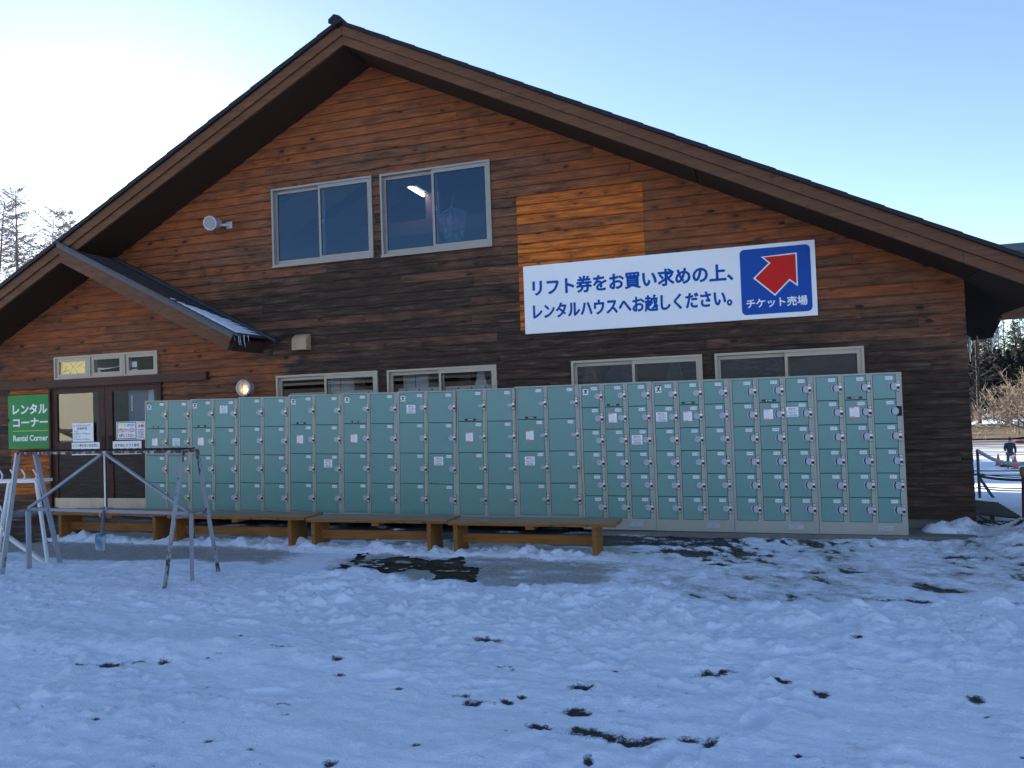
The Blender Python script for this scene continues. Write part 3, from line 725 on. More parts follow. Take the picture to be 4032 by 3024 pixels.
def courses(mb, x_top, x_eave, fz, y0, y1, step, th, nose, mat=0):
    sg = 1 if x_eave > x_top else -1; n = int(abs(x_eave - x_top) / step)
    for i in range(n + 1):
        a = x_top + sg * i * step; b = x_top + sg * min((i + 1) * step, abs(x_eave - x_top))
        if abs(b - a) < 0.01: continue
        l, r_ = (a, b) if a < b else (b, a)
        def zz(x, e): return fz(x) + e
        ea, eb = 0.0, nose
        el, er = (ea, eb) if sg > 0 else (eb, ea)
        mb.prism([(l, zz(l, 0)), (r_, zz(r_, 0)), (r_, zz(r_, th + er)), (l, zz(l, th + el))], y0, y1, mat)
courses(mb, AX, XE_R, lambda x: soff(x) + 0.240, F - 0.05, YB, 0.36, 0.045, 0.008)
courses(mb, AX, XE_L, lambda x: soff(x) + 0.255, F - 0.05, YB, 0.36, 0.060, 0.010)
slope_slab(mb, AX, XE_R, F - 0.055, F - 0.013, 0.238, 0.275); slope_slab(mb, XE_L, AX, F - 0.055, F - 0.013, 0.252, 0.30)
mb.build('roof', 'roof_edge', lodge)
mb = MB(); cx, cz = AX - 0.045, 5.215
mb.prism([(cx + .9 * a_, cz + .85 * b_) for a_, b_ in ((-0.115, -0.02), (-0.015, -0.075), (0.09, -0.02), (0.115, 0.03), (0.07, 0.075), (-0.02, 0.115), (-0.115, 0.045))], F - 0.10, YB)
mb.build('ridge_cap', 'roof_edge', lodge)
# little gable roof over the entrance: only its right-hand slope stands free
EX = -10.085
def esof(x): return 2.463 - 0.505 * (x - EX)
mb = MB(); xe = -7.04
mb.prism([(EX, esof(EX)), (xe, esof(xe)), (xe + 0.06, esof(xe) + 0.15), (EX, esof(EX) + 0.20)], F + 0.055, W - 0.02)
mb.build('entrance_soffit', 'soffit_metal', lodge)
def eslab(mb, xa, xb, ya, yb, lo, hi, cut=True):
    k = 0.49 if cut else 0
    mb.prism([(xa, esof(xa) + lo), (xb + k * lo, esof(xb + k * lo) + lo), (xb + k * hi, esof(xb + k * hi) + hi), (xa, esof(xa) + hi)], ya, yb)
mb = MB(); eslab(mb, EX, -7.085, F + 0.021, F + 0.054, -0.012, 0.112); mb.build('entrance_barge_board_lower', 'barge_wood', lodge)
mb = MB(); eslab(mb, EX, -7.085, F - 0.011, F + 0.021, 0.108, 0.255); mb.build('entrance_barge_board_upper', 'barge_wood', lodge)
mb = MB()
eslab(mb, EX, -7.06, F - 0.05, F - 0.012, 0.21, 0.275)
courses(mb, EX - 0.02, -6.95, lambda x: esof(x) + 0.256, F - 0.045, W - 0.02, 0.1235, 0.012, 0.032)
# flat verge strip and flashing against the wall
eslab(mb, EX, -6.955, F - 0.06, F + 0.02, 0.285, 0.305)
eslab(mb, EX + 0.35, -6.90, W - 0.13, W - 0.02, 0.295, 0.335)
mb.build('entrance_roof', 'roof_metal', lodge)
# eave widening behind the front bay, open wing roof to the right
mb = MB(); P_ = [(2.90, 11.26), (2.99, 11.22), (3.29, 12.85), (3.20, 14.0), (3.16, YB), (2.90, YB)]
lo = [(x, y, soff(x) - 0.001) for x, y in P_]; hi = [(x, y, soff(x) + 0.16) for x, y in P_]; n = len(P_)
mb.add(lo + hi, [tuple(range(n - 1, -1, -1)), tuple(range(n, 2 * n))] + [(i, (i + 1) % n, (i + 1) % n + n, i + n) for i in range(n)], 0)
mb.add([(x, y - 0.004, z + 0.0) for x, y, z in lo[1:3]] + [(x, y - 0.004, z) for x, y, z in (hi[2], hi[1])], [(0, 1, 2, 3)], 1)
mb.build('eave_extension', ['soffit_metal', 'roof_edge'], lodge)
mb = MB(); mb.box(2.96, 12, 11.24, 11.28, 0.885, 1.10, 0)
mb.add([(2.96, 11.281, 0.93), (12, 11.281, 0.93), (12, 13.4, 1.95), (2.96, 13.4, 1.95)], [(0, 1, 2, 3)], 1)
mb.box(7.0, 7.15, 11.5, 11.65, -2.0, 1.0, 0)
mb.build('wing_eave', ['barge_wood', 'soffit_metal'], lodge)
mb = MB(); n = 6; x0w = 2.7
for i in range(n):
    ya = 11.16 + i * 0.375; za = 1.10 + i * 0.18
    mb.add([(x0w, ya, za + 0.04), (12, ya, za + 0.04), (12, ya + 0.375, za + 0.21), (x0w, ya + 0.375, za + 0.21), (x0w, ya, za), (12, ya, za)], [(0, 1, 2, 3), (4, 5, 1, 0)])
mb.add([(x0w, 13.41, 2.20), (12, 13.41, 2.20), (12, 14.4, 1.75), (x0w, 14.4, 1.75)], [(0, 1, 2, 3)])
mb.build('wing_roof', 'roof_metal', lodge)
# windows
def window(x0, x1, z0, z1, mid, fr, gl, name='window'):
    mb = MB(); mb.ring(x0, x1, z0, z1, 0.03, 0.03, 0.035, 0.03, W - 0.045, W + 0.09)
    mb.box(x0 - 0.005, x1 + 0.005, W - 0.060, W - 0.045, z0 - 0.012, z0 + 0.014)
    win = mb.build(name, fr, lodge)
    a = MB(); a.ring(x0 + 0.03, mid + 0.03, z0 + 0.036, z1 - 0.031, 0.036, 0.03, 0.06, 0.045, W + 0.022, W + 0.045); a.build('sash', fr, win)
    a = MB(); a.ring(mid - 0.028, x1 - 0.031, z0 + 0.036, z1 - 0.031, 0.034, 0.045, 0.065, 0.05, W - 0.030, W - 0.005); a.build('sash', fr, win)
    a = MB(); a.box(x0 + 0.066, mid + 0.0, W + 0.030, W + 0.036, z0 + 0.096, z1 - 0.076); a.build('pane', gl, win)
    a = MB(); a.box(mid + 0.006, x1 - 0.076, W - 0.020, W - 0.014, z0 + 0.101, z1 - 0.081); a.build('pane', gl, win)
    a = MB(); e = 0.008
    a.ring(x0 + 0.0665, mid + 0.0, z0 + 0.0965, z1 - 0.0765, e, e, e, e, W + 0.026, W + 0.0298); a.ring(mid + 0.0065, x1 - 0.0765, z0 + 0.1015, z1 - 0.0815, e, e, e, e, W - 0.026, W - 0.0203)
    a.build('gasket', 'gasket', win)
    a = MB(); zc = (z0 + z1) / 2 + 0.02; a.box(mid + 0.012, mid + 0.032, W - 0.012, W + 0.0, zc - 0.03, zc + 0.03, 0); a.box(mid + 0.018, mid + 0.026, W - 0.0135, W - 0.0121, zc - 0.015, zc + 0.015, 1); a.build('latch', ['label_white', 'ink_black'], win)
window(-6.815, -5.140, 2.202, 3.375, -5.992, 'alu_grey', 'glass_upper')
window(-5.008, -3.347, 2.190, 3.372, -4.185, 'alu_grey', 'glass_upper')
window(-6.815, -5.138, -0.60, 0.580, -5.975, 'alu_beige', 'glass_clear')
window(-4.988, -3.351, -0.60, 0.576, -4.170, 'alu_beige', 'glass_clear')
window(-2.317, -0.649, -0.60, 0.567, -1.495, 'alu_beige', 'glass_obscure')
window(-0.498, 1.194, -0.60, 0.565, 0.345, 'alu_beige', 'glass_obscure')
tr = [(-11.079, -10.349), (-10.346, -9.646), (-9.640, -8.974)]
for i, (a, b) in enumerate(tr):
    mb = MB(); mb.ring(a, b, 0.708, 1.084, 0.032, 0.032, 0.032, 0.032, W - 0.05, W + 0.09); win = mb.build('transom_window', 'alu_beige', lodge)
    mb = MB(); mb.ring(a + 0.033, b - 0.033, 0.741, 1.051, 0.055, 0.055, 0.05, 0.05, W - 0.03, W + 0.02); mb.build('sash', 'alu_beige', win)
    mb = MB(); mb.box(a + 0.089, b - 0.089, W - 0.012, W - 0.006, 0.792, 1.0); mb.build('pane', 'glass_small', win)
# what hangs behind the small panes over the door
mb = MB(); a, b = tr[0]; mb.box(a + 0.05, b - 0.05, W + 0.024, W + 0.03, 0.76, 1.02, 0)
y = W + 0.0225
for pth in ([(-10.97, .80), (-10.86, .87), (-10.85, .93)], [(-10.93, .83), (-10.80, .86), (-10.76, .80)], [(-10.78, .99), (-10.70, .90), (-10.62, .80)], [(-10.80, .77), (-10.72, .92), (-10.60, 1.02)], [(-10.62, .90), (-10.57, .94), (-10.52, .96)], [(-10.50, .90), (-10.42, .85), (-10.36, .79)]):
    mb.tube([(p[0] - 0.03, y + .010, p[1]) for p in pth], 0.014, 4, 1)
tag(mb.build('banner', ['poster_yellow', 'ink_black']), 'yellow banner with black strokes behind the left small pane above the door', 'banner')
mb = MB(); a, b = tr[1]
n = 10; pts = [(a + 0.10 + (b - a - 0.18) * i / n, 0.835 + 0.055 * (i / n) ** 2) for i in range(n + 1)]
mb.prism(pts + [(p[0], p[1] + 0.035 + 0.03 * math.sin(p[0] * 4)) for p in reversed(pts)], W + 0.03, W + 0.04, 0); mb.box(a + 0.11, a + 0.17, W + 0.025, W + 0.0295, 0.80, 0.826, 0)
tag(mb.build('fabric_strip', 'interior_white'), 'white curved strip seen through the middle pane above the door', 'fabric strip')
mb = MB(); a, b = tr[2]; mb.box(a + 0.10, a + 0.20, W + 0.025, W + 0.03, 0.845, 0.935, 0); mb.box(a + 0.11, a + 0.21, W + 0.025, W + 0.03, 0.80, 0.815, 0)
tag(mb.build('window_notice', 'interior_white'), 'small white paper in the right small pane above the door', 'notice')
# door
mb = MB(); mb.box(-12.265, -8.014, W - 0.11, W - 0.018, 0.577, 0.701); mb.build('lintel', 'lintel_brown', lodge)
mb = MB(); mb.box(-11.20, -11.165, W - 0.06, W + 0.08, -1.50, 0.572); mb.box(-8.945, -8.905, W - 0.06, W + 0.08, -1.50, 0.572); mb.box(-11.165, -8.945, W - 0.06, W + 0.08, 0.555, 0.572)
mb.build('door_frame', 'door_brown', lodge)
for (a, b, g0, g1) in ((-11.163, -10.06, -11.06, -10.19), (-10.05, -8.947, -9.91, -9.03)):
    mb = MB()
    mb.box(a, g0, W - 0.02, W + 0.03, -1.43, 0.552); mb.box(g1, b, W - 0.02, W + 0.03, -1.43, 0.552)
    mb.box(g0, g1, W - 0.02, W + 0.03, 0.471, 0.552); mb.box(g0, g1, W - 0.02, W + 0.03, -0.50, -0.327)
    dr = mb.build('door_leaf', 'door_brown', lodge)
    mb = MB(); z = -1.24
    while z < -0.51:
        mb.box(g0 + 0.001, g1 - 0.001, W - 0.004, W + 0.02, z + 0.004, min(z + 0.122, -0.501)); z += 0.123
    mb.box(g0 + 0.002, g1 - 0.002, W + 0.005, W + 0.022, -1.24, -0.502); mb.build('panel', 'door_plank_dark', dr)
    mb = MB(); mb.box(g0 - (0.09 if a < -11 else 0.12), g1 + 0.09, W - 0.026, W - 0.0205, -1.392, -1.24); mb.box(g0, g1, W - 0.0204, W + 0.02, -1.43, -1.24); mb.build('kick_plate', 'steel_kick', dr)
    mb = MB(); mb.box(g0 + 0.001, g1 - 0.001, W + 0.0, W + 0.006, -0.326, 0.470); mb.build('pane', 'glass_clear', dr)
    hx = -10.108 if a < -11 else -9.972
    mb = MB(); mb.box(hx - 0.036, hx + 0.036, W - 0.024, W - 0.0205, -0.73, -0.21, 0); mb.box(hx - 0.022, hx + 0.022, W - 0.0215 - 0.004, W - 0.0241, -0.70, -0.24, 1); mb.tube([(hx + 0.012, W - 0.03, -0.69), (hx + 0.012, W - 0.05, -0.66), (hx + 0.012, W - 0.05, -0.28), (hx + 0.012, W - 0.03, -0.25)], 0.009, 8, 1)
    mb.build('handle', ['door_brown', 'lock_dark'], dr)
mb = MB(); mb.box(-12.125, -12.067, W - 0.05, W - 0.016, 0.045, 0.095, 0); mb.box(-12.118, -12.09, W - 0.055, W - 0.0501, 0.055, 0.085, 1)
tag(mb.build('wall_switch', ['lock_dark', 'gasket']), 'small black switch box on the siding left of the green sign', 'switch')
# inside
mb = MB()
mb.box(-13.4, 2.14, 10.0, 29.8, 1.45, 1.55); mb.prism([(-13.4, -1.4), (2.14, -1.4), (2.14, 1.3), (AX, 4.93), (-13.4, 0.78)], 16.0, 16.1); mb.box(-13.4, 2.14, 9.96, 29.8, -1.55, -1.50)
mb.build('inner_floor', 'interior_dark', lodge)
mb = MB()
mb.box(-8.4, -1.8, 11.9, 12.05, 2.98, 3.22, 0); mb.box(-5.25, -5.0, 11.95, 12.1, 3.22, 4.7, 0)
for yy in (11.0, 12.4, 13.8):
    for sg in (-1, 1):
        mb.prism([(AX, 4.75), (AX + sg * 6.0, 1.75), (AX + sg * 6.0, 1.95), (AX, 4.94)] if sg < 0 else [(AX, 4.75), (AX, 4.94), (AX + 6.0, 1.95), (AX + 6.0, 1.75)], yy, yy + 0.12, 1)
mb.build('roof_truss', ['interior_beam', 'interior_dark'], lodge)
mb = MB()
for sg in (-1, 1):
    for k in range(9):
        xa = AX + sg * k * 0.62; xb = AX + sg * (k * 0.62 + 0.60); a_, b_ = min(xa, xb), max(xa, xb)
        mb.prism([(a_, soff(a_) - .06), (b_, soff(b_) - .06), (b_, soff(b_) - .02), (a_, soff(a_) - .02)], 10.1, 15.9, 0)
mb.build('ceiling', 'interior_ceiling', lodge)
t = empty('ceiling_lamp', (-5.27, 11.75, 3.70), 'lit fluorescent batten hanging inside behind the right upper window', 'lamp')
mb = MB(); mb.box(-5.32, -5.29, 11.45, 12.0, 3.645, 3.665); mb.build('tube', 'tube_glow', t)
mb = MB(); mb.box(-5.36, -5.18, 11.45, 12.05, 3.666, 3.70); mb.box(-5.20, -5.19, 11.7, 11.71, 3.70, 4.85); mb.build('lamp_body', 'lamp_grey', t)
t = empty('coat_hanger', (-4.15, 10.35, 2.9), 'clear plastic garment bag on a hanger behind the right upper window', 'hanger')
mb = MB(); mb.tube([(-4.16, 10.35, 3.07), (-4.13, 10.35, 3.10), (-4.10, 10.35, 3.06), (-4.13, 10.35, 3.0), (-4.13, 10.35, 2.93)], 0.006, 6); mb.tube([(-4.34, 10.35, 2.83), (-4.13, 10.35, 2.94), (-3.92, 10.35, 2.83), (-4.34, 10.35, 2.83)], 0.007, 6); mb.build('hook', 'lamp_grey', t)
mb = MB(); mb.prism([(-4.35, 2.82), (-4.26, 2.5), (-4.15, 2.28), (-4.10, 2.26), (-3.98, 2.5), (-3.90, 2.84), (-4.12, 2.93)], 10.32, 10.38); mb.build('bag', 'clear_plastic', t)
for x0, x1, lb in ((-6.14, -5.70, 'white cabinet back standing behind the leftmost low window'), (-4.90, -4.50, 'white cabinet back standing behind the second low window')):
    mb = MB(); mb.box(x0, x1, 10.15, 10.5, -1.45, 0.62, 0); mb.box(x0 + 0.01, x1 - 0.01, 10.14, 10.1499, -1.2, 0.60, 0); mb.box((x0 + x1) / 2 - .004, (x0 + x1) / 2 + .004, 10.1385, 10.1399, -1.2, 0.6, 1)
    tag(mb.build('cabinet', ['interior_white', 'lock_dark']), lb, 'cabinet')
for x0, x1, lb in ((-6.70, -5.20, 'white perforated rail across the leftmost low window'), (-4.90, -3.45, 'white perforated rail across the second low window')):
    mb = MB(); mb.box(x0, x1, 9.99, 10.0, 0.24, 0.315, 0)
    for i in range(7): mb.lathe((x0 + 0.12 + i * 0.2, 9.989, 0.28), (0, 1, 0), [(0, 0.001), (0.0, 0.012), (0.0005, 0.012)], 10, 1)
    tag(mb.build('perforated_rail', ['interior_white', 'ink_black']), lb, 'rail')
for i, (x, wd, m_, lb) in enumerate(((-3.98, .22, 'rubber_dark', 'dark jacket hanging in the shop behind the second low window'), (-3.74, .15, 'label_white', 'white jacket hanging in the shop behind the second low window'), (-3.60, .10, 'jacket_teal', 'teal jacket hanging in the shop behind the second low window'), (-3.50, .09, 'jacket_olive', 'olive jacket hanging in the shop behind the second low window'),
        (-2.17, .18, 'jacket_olive', 'tan garment blurred behind the left frosted low window'), (-1.75, .4, 'jacket_blue', 'blue garment blurred behind the left frosted low window'), (-1.05, .16, 'jacket_teal', 'green garment blurred behind the left frosted low window'))):
    mb = MB(); mb.prism([(x - wd, -0.45), (x + wd, -0.45), (x + wd * .8, 0.2), (x + wd * .3, 0.52), (x - wd * .3, 0.52), (x - wd * .8, 0.2)], 10.25 + i * 0.012, 10.40 + i * 0.012)
    tag(mb.build('hanging_jacket', m_), lb, 'jacket', 'clothes hanging inside the shop')
mb = MB(); mb.box(-9.76, -9.36, 10.02, 10.06, -0.9, 0.55, 0); mb.box(-9.70, -9.68, 10.012, 10.0199, 0.15, 0.40, 1)
tag(mb.build('inner_partition', ['partition_blue', 'label_white']), 'grey partition seen through the right door leaf glass', 'partition')
mb = MB(); mb.box(-9.34, -9.235, 10.0, 10.1, -1.45, 0.56, 0); mb.box(-9.255, -9.23, 9.985, 9.999, 0.06, 0.12, 1)
tag(mb.build('inner_post', ['interior_white', 'lock_dark']), 'white post seen through the right door leaf glass', 'post')

# ------------------------------------------------------------------ things fixed to the lodge front
YS = W - 0.05
def main_sign():
    t = empty('direction_sign', (-1.1, YS, 0.96), 'long white sign board with two lines of blue writing and a red arrow', 'sign')
    mb = MB(); mb.box(-2.920, 0.713, YS, YS + 0.030, 0.958, 1.862); mb.build('board', 'sign_white', t)
    y = YS - 0.002
    mb = MB()
    for k_, (dx, dz) in enumerate(((0, 0), (.005, .0), (-.005, .0), (0, .004), (0, -.004))):     # heavy strokes
        put_text(mb, 'リフト券をお買い求めの上、', -2.795 + dx, -0.235 + dx, 1.452 + dz, 1.668 + dz, y - .0003 * k_, 0, 0.016); put_text(mb, 'レンタルハウスへお越しください。', -2.80 + dx, -0.262 + dx, 1.142 + dz, 1.348 + dz, y - .0003 * k_, 0, 0.016)
    mb.build('lettering', 'sign_text_blue', t)
    mb = MB(); x0, x1, z0, z1, rr = -0.149, 0.658, 1.014, 1.815, 0.055; pts = []
    for cx_, cz_, a0 in ((x0 + rr, z0 + rr, 180), (x1 - rr, z0 + rr, 270), (x1 - rr, z1 - rr, 0), (x0 + rr, z1 - rr, 90)):
        pts += [(cx_ + rr * math.cos(R(a0 + k * 15)), cz_ + rr * math.sin(R(a0 + k * 15))) for k in range(7)]
    mb.prism(pts, YS - 0.003, YS - 0.0002); pn = mb.build('arrow_panel', 'sign_blue', t)
    ar = [(0.017, 1.456), (0.241, 1.242), (0.413, 1.413), (0.494, 1.344), (0.495, 1.713), (0.121, 1.703), (0.202, 1.627)]
    c = np.mean(ar, 0)
    def off(P, d):
        n = len(P); out = []
        for i in range(n):
            p0, p1, p2 = np.array(P[i - 1]), np.array(P[i]), np.array(P[(i + 1) % n])
            e1 = (p1 - p0) / np.linalg.norm(p1 - p0); e2 = (p2 - p1) / np.linalg.norm(p2 - p1)
            n1 = np.array([e1[1], -e1[0]]); n2 = np.array([e2[1], -e2[0]]); bsum = n1 + n2
            out.append(tuple(p1 + bsum * d / max(0.4, (1 + n1 @ n2))))
        return out
    def fan(mb, P, y, m_):
        # concave arrow: split into shaft and head
        P = [(a, y, b) for a, b in P]
        mb.add(P, [(0, 1, 2, 6), (2, 3, 4), (2, 4, 6), (4, 5, 6)], m_)
    mb = MB(); fan(mb, off(ar, 0.013), YS - 0.0045, 0); fan(mb, off(ar, -0.003), YS - 0.006, 1)
    put_text(mb, 'チケット売場', -0.094, 0.605, 1.090, 1.207, YS - 0.0045, 0, 0.022)
    mb.build('arrow', ['sign_white', 'sign_red'], pn)
main_sign()
def green_sign():
    t = empty('rental_sign', (-11.65, YS, -0.42), 'green shop sign with white writing left of the entrance door', 'sign')
    mb = MB(); mb.box(-12.097, -11.200, YS, YS + 0.032, -0.418, 0.480); mb.build('board', 'sign_green', t)
    mb = MB(); y = YS - 0.002
    put_text(mb, 'レンタル', -11.993, -11.232, 0.158, 0.333, y, 0, 0.035); put_text(mb, 'コーナー', -11.99, -11.226, -0.055, 0.096, y, 0, 0.035)
    put_text(mb, 'Rental Corner', -11.99, -11.228, -0.290, -0.190, y, 0, 0.03)
    mb.box(-11.99, -11.23, YS - 0.002, YS - 0.0002, -0.124, -0.115, 1)
    mb.build('lettering', ['sign_white', 'sign_yellow'], t)
green_sign()
def text_lines(mb, x0, x1, z0, z1, n, y, m_, seed=0, fill=0.55):
    rn = random.Random(seed); h = (z1 - z0) / n
    for i in range(n):
        zc = z1 - (i + 0.5) * h; x = x0 + rn.uniform(0, .05) * (x1 - x0); xe_ = x1 - rn.uniform(0, .30) * (x1 - x0)
        while x < xe_:
            wd = h * rn.uniform(0.25, 0.75); hh = h * fill * rn.uniform(.6, 1) / 2
            mb.quad((x, y, zc - hh), (min(x + wd, xe_), y, zc - hh), (min(x + wd, xe_), y, zc + hh), (x, y, zc + hh), m_); x += wd + h * rn.uniform(.06, .25)
YP = W - 0.034
def papers():
    def paper(x0, x1, z0, z1, label, fn, y=YP, name='notice'):
        mb = MB(); mb.box(x0, x1, y, y + 0.0035, z0, z1, 0); fn(mb, y - 0.001)
        tag(mb.build(name, ['label_white', 'ink_navy', 'ink_red', 'ink_black', 'poster_yellow', 'ink_blue']), label, 'notice', 'papers taped to the entrance door')
    def a(mb, y):
        put_text(mb, 'レンタルショップ', -10.69, -10.35, -0.080, -0.040, y, 3, 0.02); put_text(mb, '営業時間', -10.62, -10.42, -0.128, -0.090, y, 1, 0.02)
        put_text(mb, '平日', -10.69, -10.61, -0.170, -0.142, y, 3); put_text(mb, '8:00am~5:00pm', -10.69, -10.36, -0.212, -0.180, y, 3); put_text(mb, '土日・祝', -10.69, -10.56, -0.255, -0.225, y, 3); put_text(mb, '7:30am~5:30pm', -10.69, -10.36, -0.305, -0.270, y, 3)
    paper(-10.719, -10.287, -0.324, -0.021, 'white opening hours notice on the left door leaf glass', a)
    def b(mb, y): put_text(mb, 'リフト券のない方は先に', -10.72, -10.19, -0.41, -0.36, y, 1, 0.02); put_text(mb, 'チケット売場へ', -10.66, -10.25, -0.50, -0.445, y, 1, 0.02)
    paper(-10.744, -10.166, -0.540, -0.337, 'wide white notice with blue writing under the opening hours notice', b)
    def c(mb, y):
        mb.box(-9.800, -9.420, y - 0.0015, y + 0.0005, -0.298, -0.030, 3); mb.box(-9.788, -9.432, y - 0.0025, y - 0.0016, -0.286, -0.042, 0)
        y -= 0.0035
        put_text(mb, 'リフト券', -9.775, -9.62, -0.105, -0.055, y, 4, 0.03); put_text(mb, 'お持ちの方へ', -9.60, -9.445, -0.105, -0.055, y, 5, 0.03)
        put_text(mb, '必ず先にチケット窓口へ', -9.778, -9.442, -0.195, -0.122, y, 2, 0.03); put_text(mb, 'お越しください', -9.76, -9.46, -0.272, -0.212, y, 2, 0.03)
    paper(-9.816, -9.400, -0.307, -0.022, 'notice in a dark frame with yellow, blue and red writing on the door glass', c)
    def d(mb, y):
        put_text(mb, 'レンタル', -9.385, -9.262, -0.06, -0.036, y, 1, .02); put_text(mb, '注意!', -9.385, -9.262, -0.13, -0.07, y, 2, .03); text_lines(mb, -9.39, -9.255, -0.30, -0.14, 6, y, 1, 3)
    paper(-9.398, -9.249, -0.312, -0.026, 'narrow white price list notice beside the first locker', d)
    def e(mb, y): put_text(mb, '必ず先にリフト券を', -9.86, -9.37, -0.425, -0.372, y, 1, 0.02); put_text(mb, 'お求めください', -9.80, -9.44, -0.515, -0.455, y, 1, 0.02)
    paper(-9.897, -9.326, -0.540, -0.3305, 'wide white notice with blue writing on the right door leaf', e)
papers()
def lamp():
    c = Vector((-7.33, W - 0.018, 0.420)); t = empty('bulkhead_lamp', c, 'lit round bulkhead lamp with a cross guard above the lockers', 'lamp')
    rad = 0.128; ax = (0, -1, 0)
    mb = MB(); mb.lathe(c, ax, [(0.0, rad * 0.93), (0.085, rad * 0.97), (0.09, rad), (0.105, rad), (0.112, rad * 0.97), (0.112, rad * 0.78), (0.095, rad * 0.76)], 36); mb.build('housing', 'lamp_grey', t)
    mb = MB(); mb.lathe(c, ax, [(0.096, rad * 0.765), (0.112, rad * 0.6), (0.118, rad * 0.3), (0.12, 0.0005)], 36); o = mb.build('lens', 'lamp_lens', t)
    mb = MB(); y = c.y - 0.124
    mb.box(c.x - 0.006, c.x + 0.006, y - 0.006, y + 0.006, c.z - rad * .9, c.z + rad * .9); mb.box(c.x - rad * .9, c.x - 0.0061, y - 0.0055, y + 0.0055, c.z - 0.005, c.z + 0.005); mb.box(c.x + 0.0061, c.x + rad * .9, y - 0.0055, y + 0.0055, c.z - 0.005, c.z + 0.005); mb.build('guard', 'lamp_grey', t)
lamp()
def speaker():
    ax = Vector((0.10, -0.975, -0.19)).normalized(); tip = Vector((-7.70, W - 0.32, 2.90))
    t = empty('horn_speaker', (-7.62, W, 2.93), 'pale grey round horn speaker on a bracket high on the siding', 'speaker')
    mb = MB(); mb.lathe(tip, -ax, [(0.012, 0.088), (0.0, 0.092), (-0.006, 0.103), (0.0, 0.108), (0.02, 0.108), (0.03, 0.100), (0.17, 0.092), (0.20, 0.075), (0.24, 0.06), (0.245, 0.0005)], 32); mb.build('horn', 'speaker_grey', t)
    mb = MB(); mb.lathe(tip, -ax, [(0.004, 0.0005), (0.006, 0.05), (0.010, 0.089)], 32); mb.build('grille', 'speaker_mesh', t)
    mb = MB(); m_ = tip - ax * 0.16
    mb.tube([m_ + Vector((0.06, 0, -0.03)), m_ + Vector((0.11, 0.03, -0.03)), (-7.58, W - 0.06, 2.92), (-7.58, W - 0.02, 2.92)], 0.022, 8); mb.box(-7.63, -7.53, W - 0.034, W - 0.020, 2.87, 2.97); mb.build('bracket', 'speaker_grey', t)
    mb = MB(); mb.tube([m_ + Vector((-0.02, -0.02, -0.10)), m_ + Vector((0.0, 0, -0.17)), m_ + Vector((0.09, 0.05, -0.16)), m_ + Vector((0.14, 0.1, -0.09))], 0.006, 6); mb.build('cable', 'rubber_dark', t)
speaker()
def vent():
    t = empty('vent_hood', (-6.34, W, 0.93), 'beige rounded vent hood on the dark siding above the lamp', 'vent')
    mb = MB(); prof = []
    yb = W - 0.018
    for i in range(9):
        a = R(90 * i / 8); prof.append((yb - 0.14 * math.sin(a) if i else yb, 1.06 + 0.115 * math.cos(a)))
    prof.append((yb - 0.14, 0.935))
    xs = [-6.46, -6.435, -6.34, -6.24, -6.215]; sc = [0.90, 0.985, 1.0, 0.985, 0.90]
    vs = []; n = len(prof)
    for x, s_ in zip(xs, sc):
        for (yy, zz) in prof: vs.append((x, yb + (yy - yb) * s_, 0.935 + (zz - 0.935) * (0.5 + 0.5 * s_)))
    fs = [(i * n + k, i * n + k + 1, (i + 1) * n + k + 1, (i + 1) * n + k) for i in range(len(xs) - 1) for k in range(n - 1)]
    mb.add(vs, fs, 0, True)
    for i in (0, len(xs) - 1):
        base = [vs[i * n + k] for k in range(n)] + [(xs[i], yb, 0.935)]
        mb.add(base, [tuple(range(n + 1)) if i else tuple(range(n, -1, -1))])
    mb.build('hood', 'vent_beige', t)
    mb = MB(); mb.box(-6.45, -6.225, yb - 0.12, yb - 0.002, 0.936, 0.942); mb.build('insect_screen', 'lock_dark', t)
vent()
def icicle(p, L, r_, seed, label, grp, crook=0.0):
    rn = random.Random(seed); mb = MB(); n = 7
    pts = [(p[0] + crook * (k / n) ** 2 * L + rn.uniform(-1, 1) * r_ * .3, p[1] + rn.uniform(-1, 1) * r_ * .3, p[2] - L * k / n) for k in range(n + 1)]
    mb.tube(pts, [r_ * (1 - k / n) ** 0.8 * rn.uniform(.8, 1.15) + 0.0012 for k in range(n + 1)], 8)
    tag(mb.build('icicle', 'ice'), label, 'icicle', grp)
ez = esof(-6.98) + 0.26
for i, (x, yy, L, r_, lb) in enumerate(((-6.965, 9.08, .09, .008, 'thin icicle nearest the barge board end of the entrance roof'), (-6.96, 9.16, .15, .012, 'thicker icicle second from the barge board under the entrance roof eave'), (-6.955, 9.19, .16, .009, 'slim icicle beside the thicker one under the entrance roof eave'), (-6.95, 9.27, .18, .013, 'longest crooked icicle under the entrance roof eave'), (-6.945, 9.36, .09, .008, 'short icicle farthest from the barge board under the entrance roof'))):
    icicle((x, yy, ez), L, r_ * .6, i, lb, 'icicles on the entrance roof eave', 0.1)
for i, (x, yy, L, r_, lb) in enumerate(((3.135, 13.45, .40, .034, 'longest icicle close to the lodge corner under the right eave'), (3.17, 13.15, .08, .013, 'short stub of icicle beside the longest one under the right eave'), (3.28, 12.84, .24, .026, 'long icicle at the outer corner of the right eave'), (3.16, 12.05, .26, .016, 'nearest icicle on the slanting edge of the right eave'), (3.20, 12.3, .20, .014, 'middle icicle on the slanting edge of the right eave'), (3.24, 12.55, .16, .014, 'icicle on the slanting edge next to the outer corner of the right eave'))):
    icicle((x, yy, soff(x) + .01), L, r_, 40 + i, lb, 'icicles on the right eave')
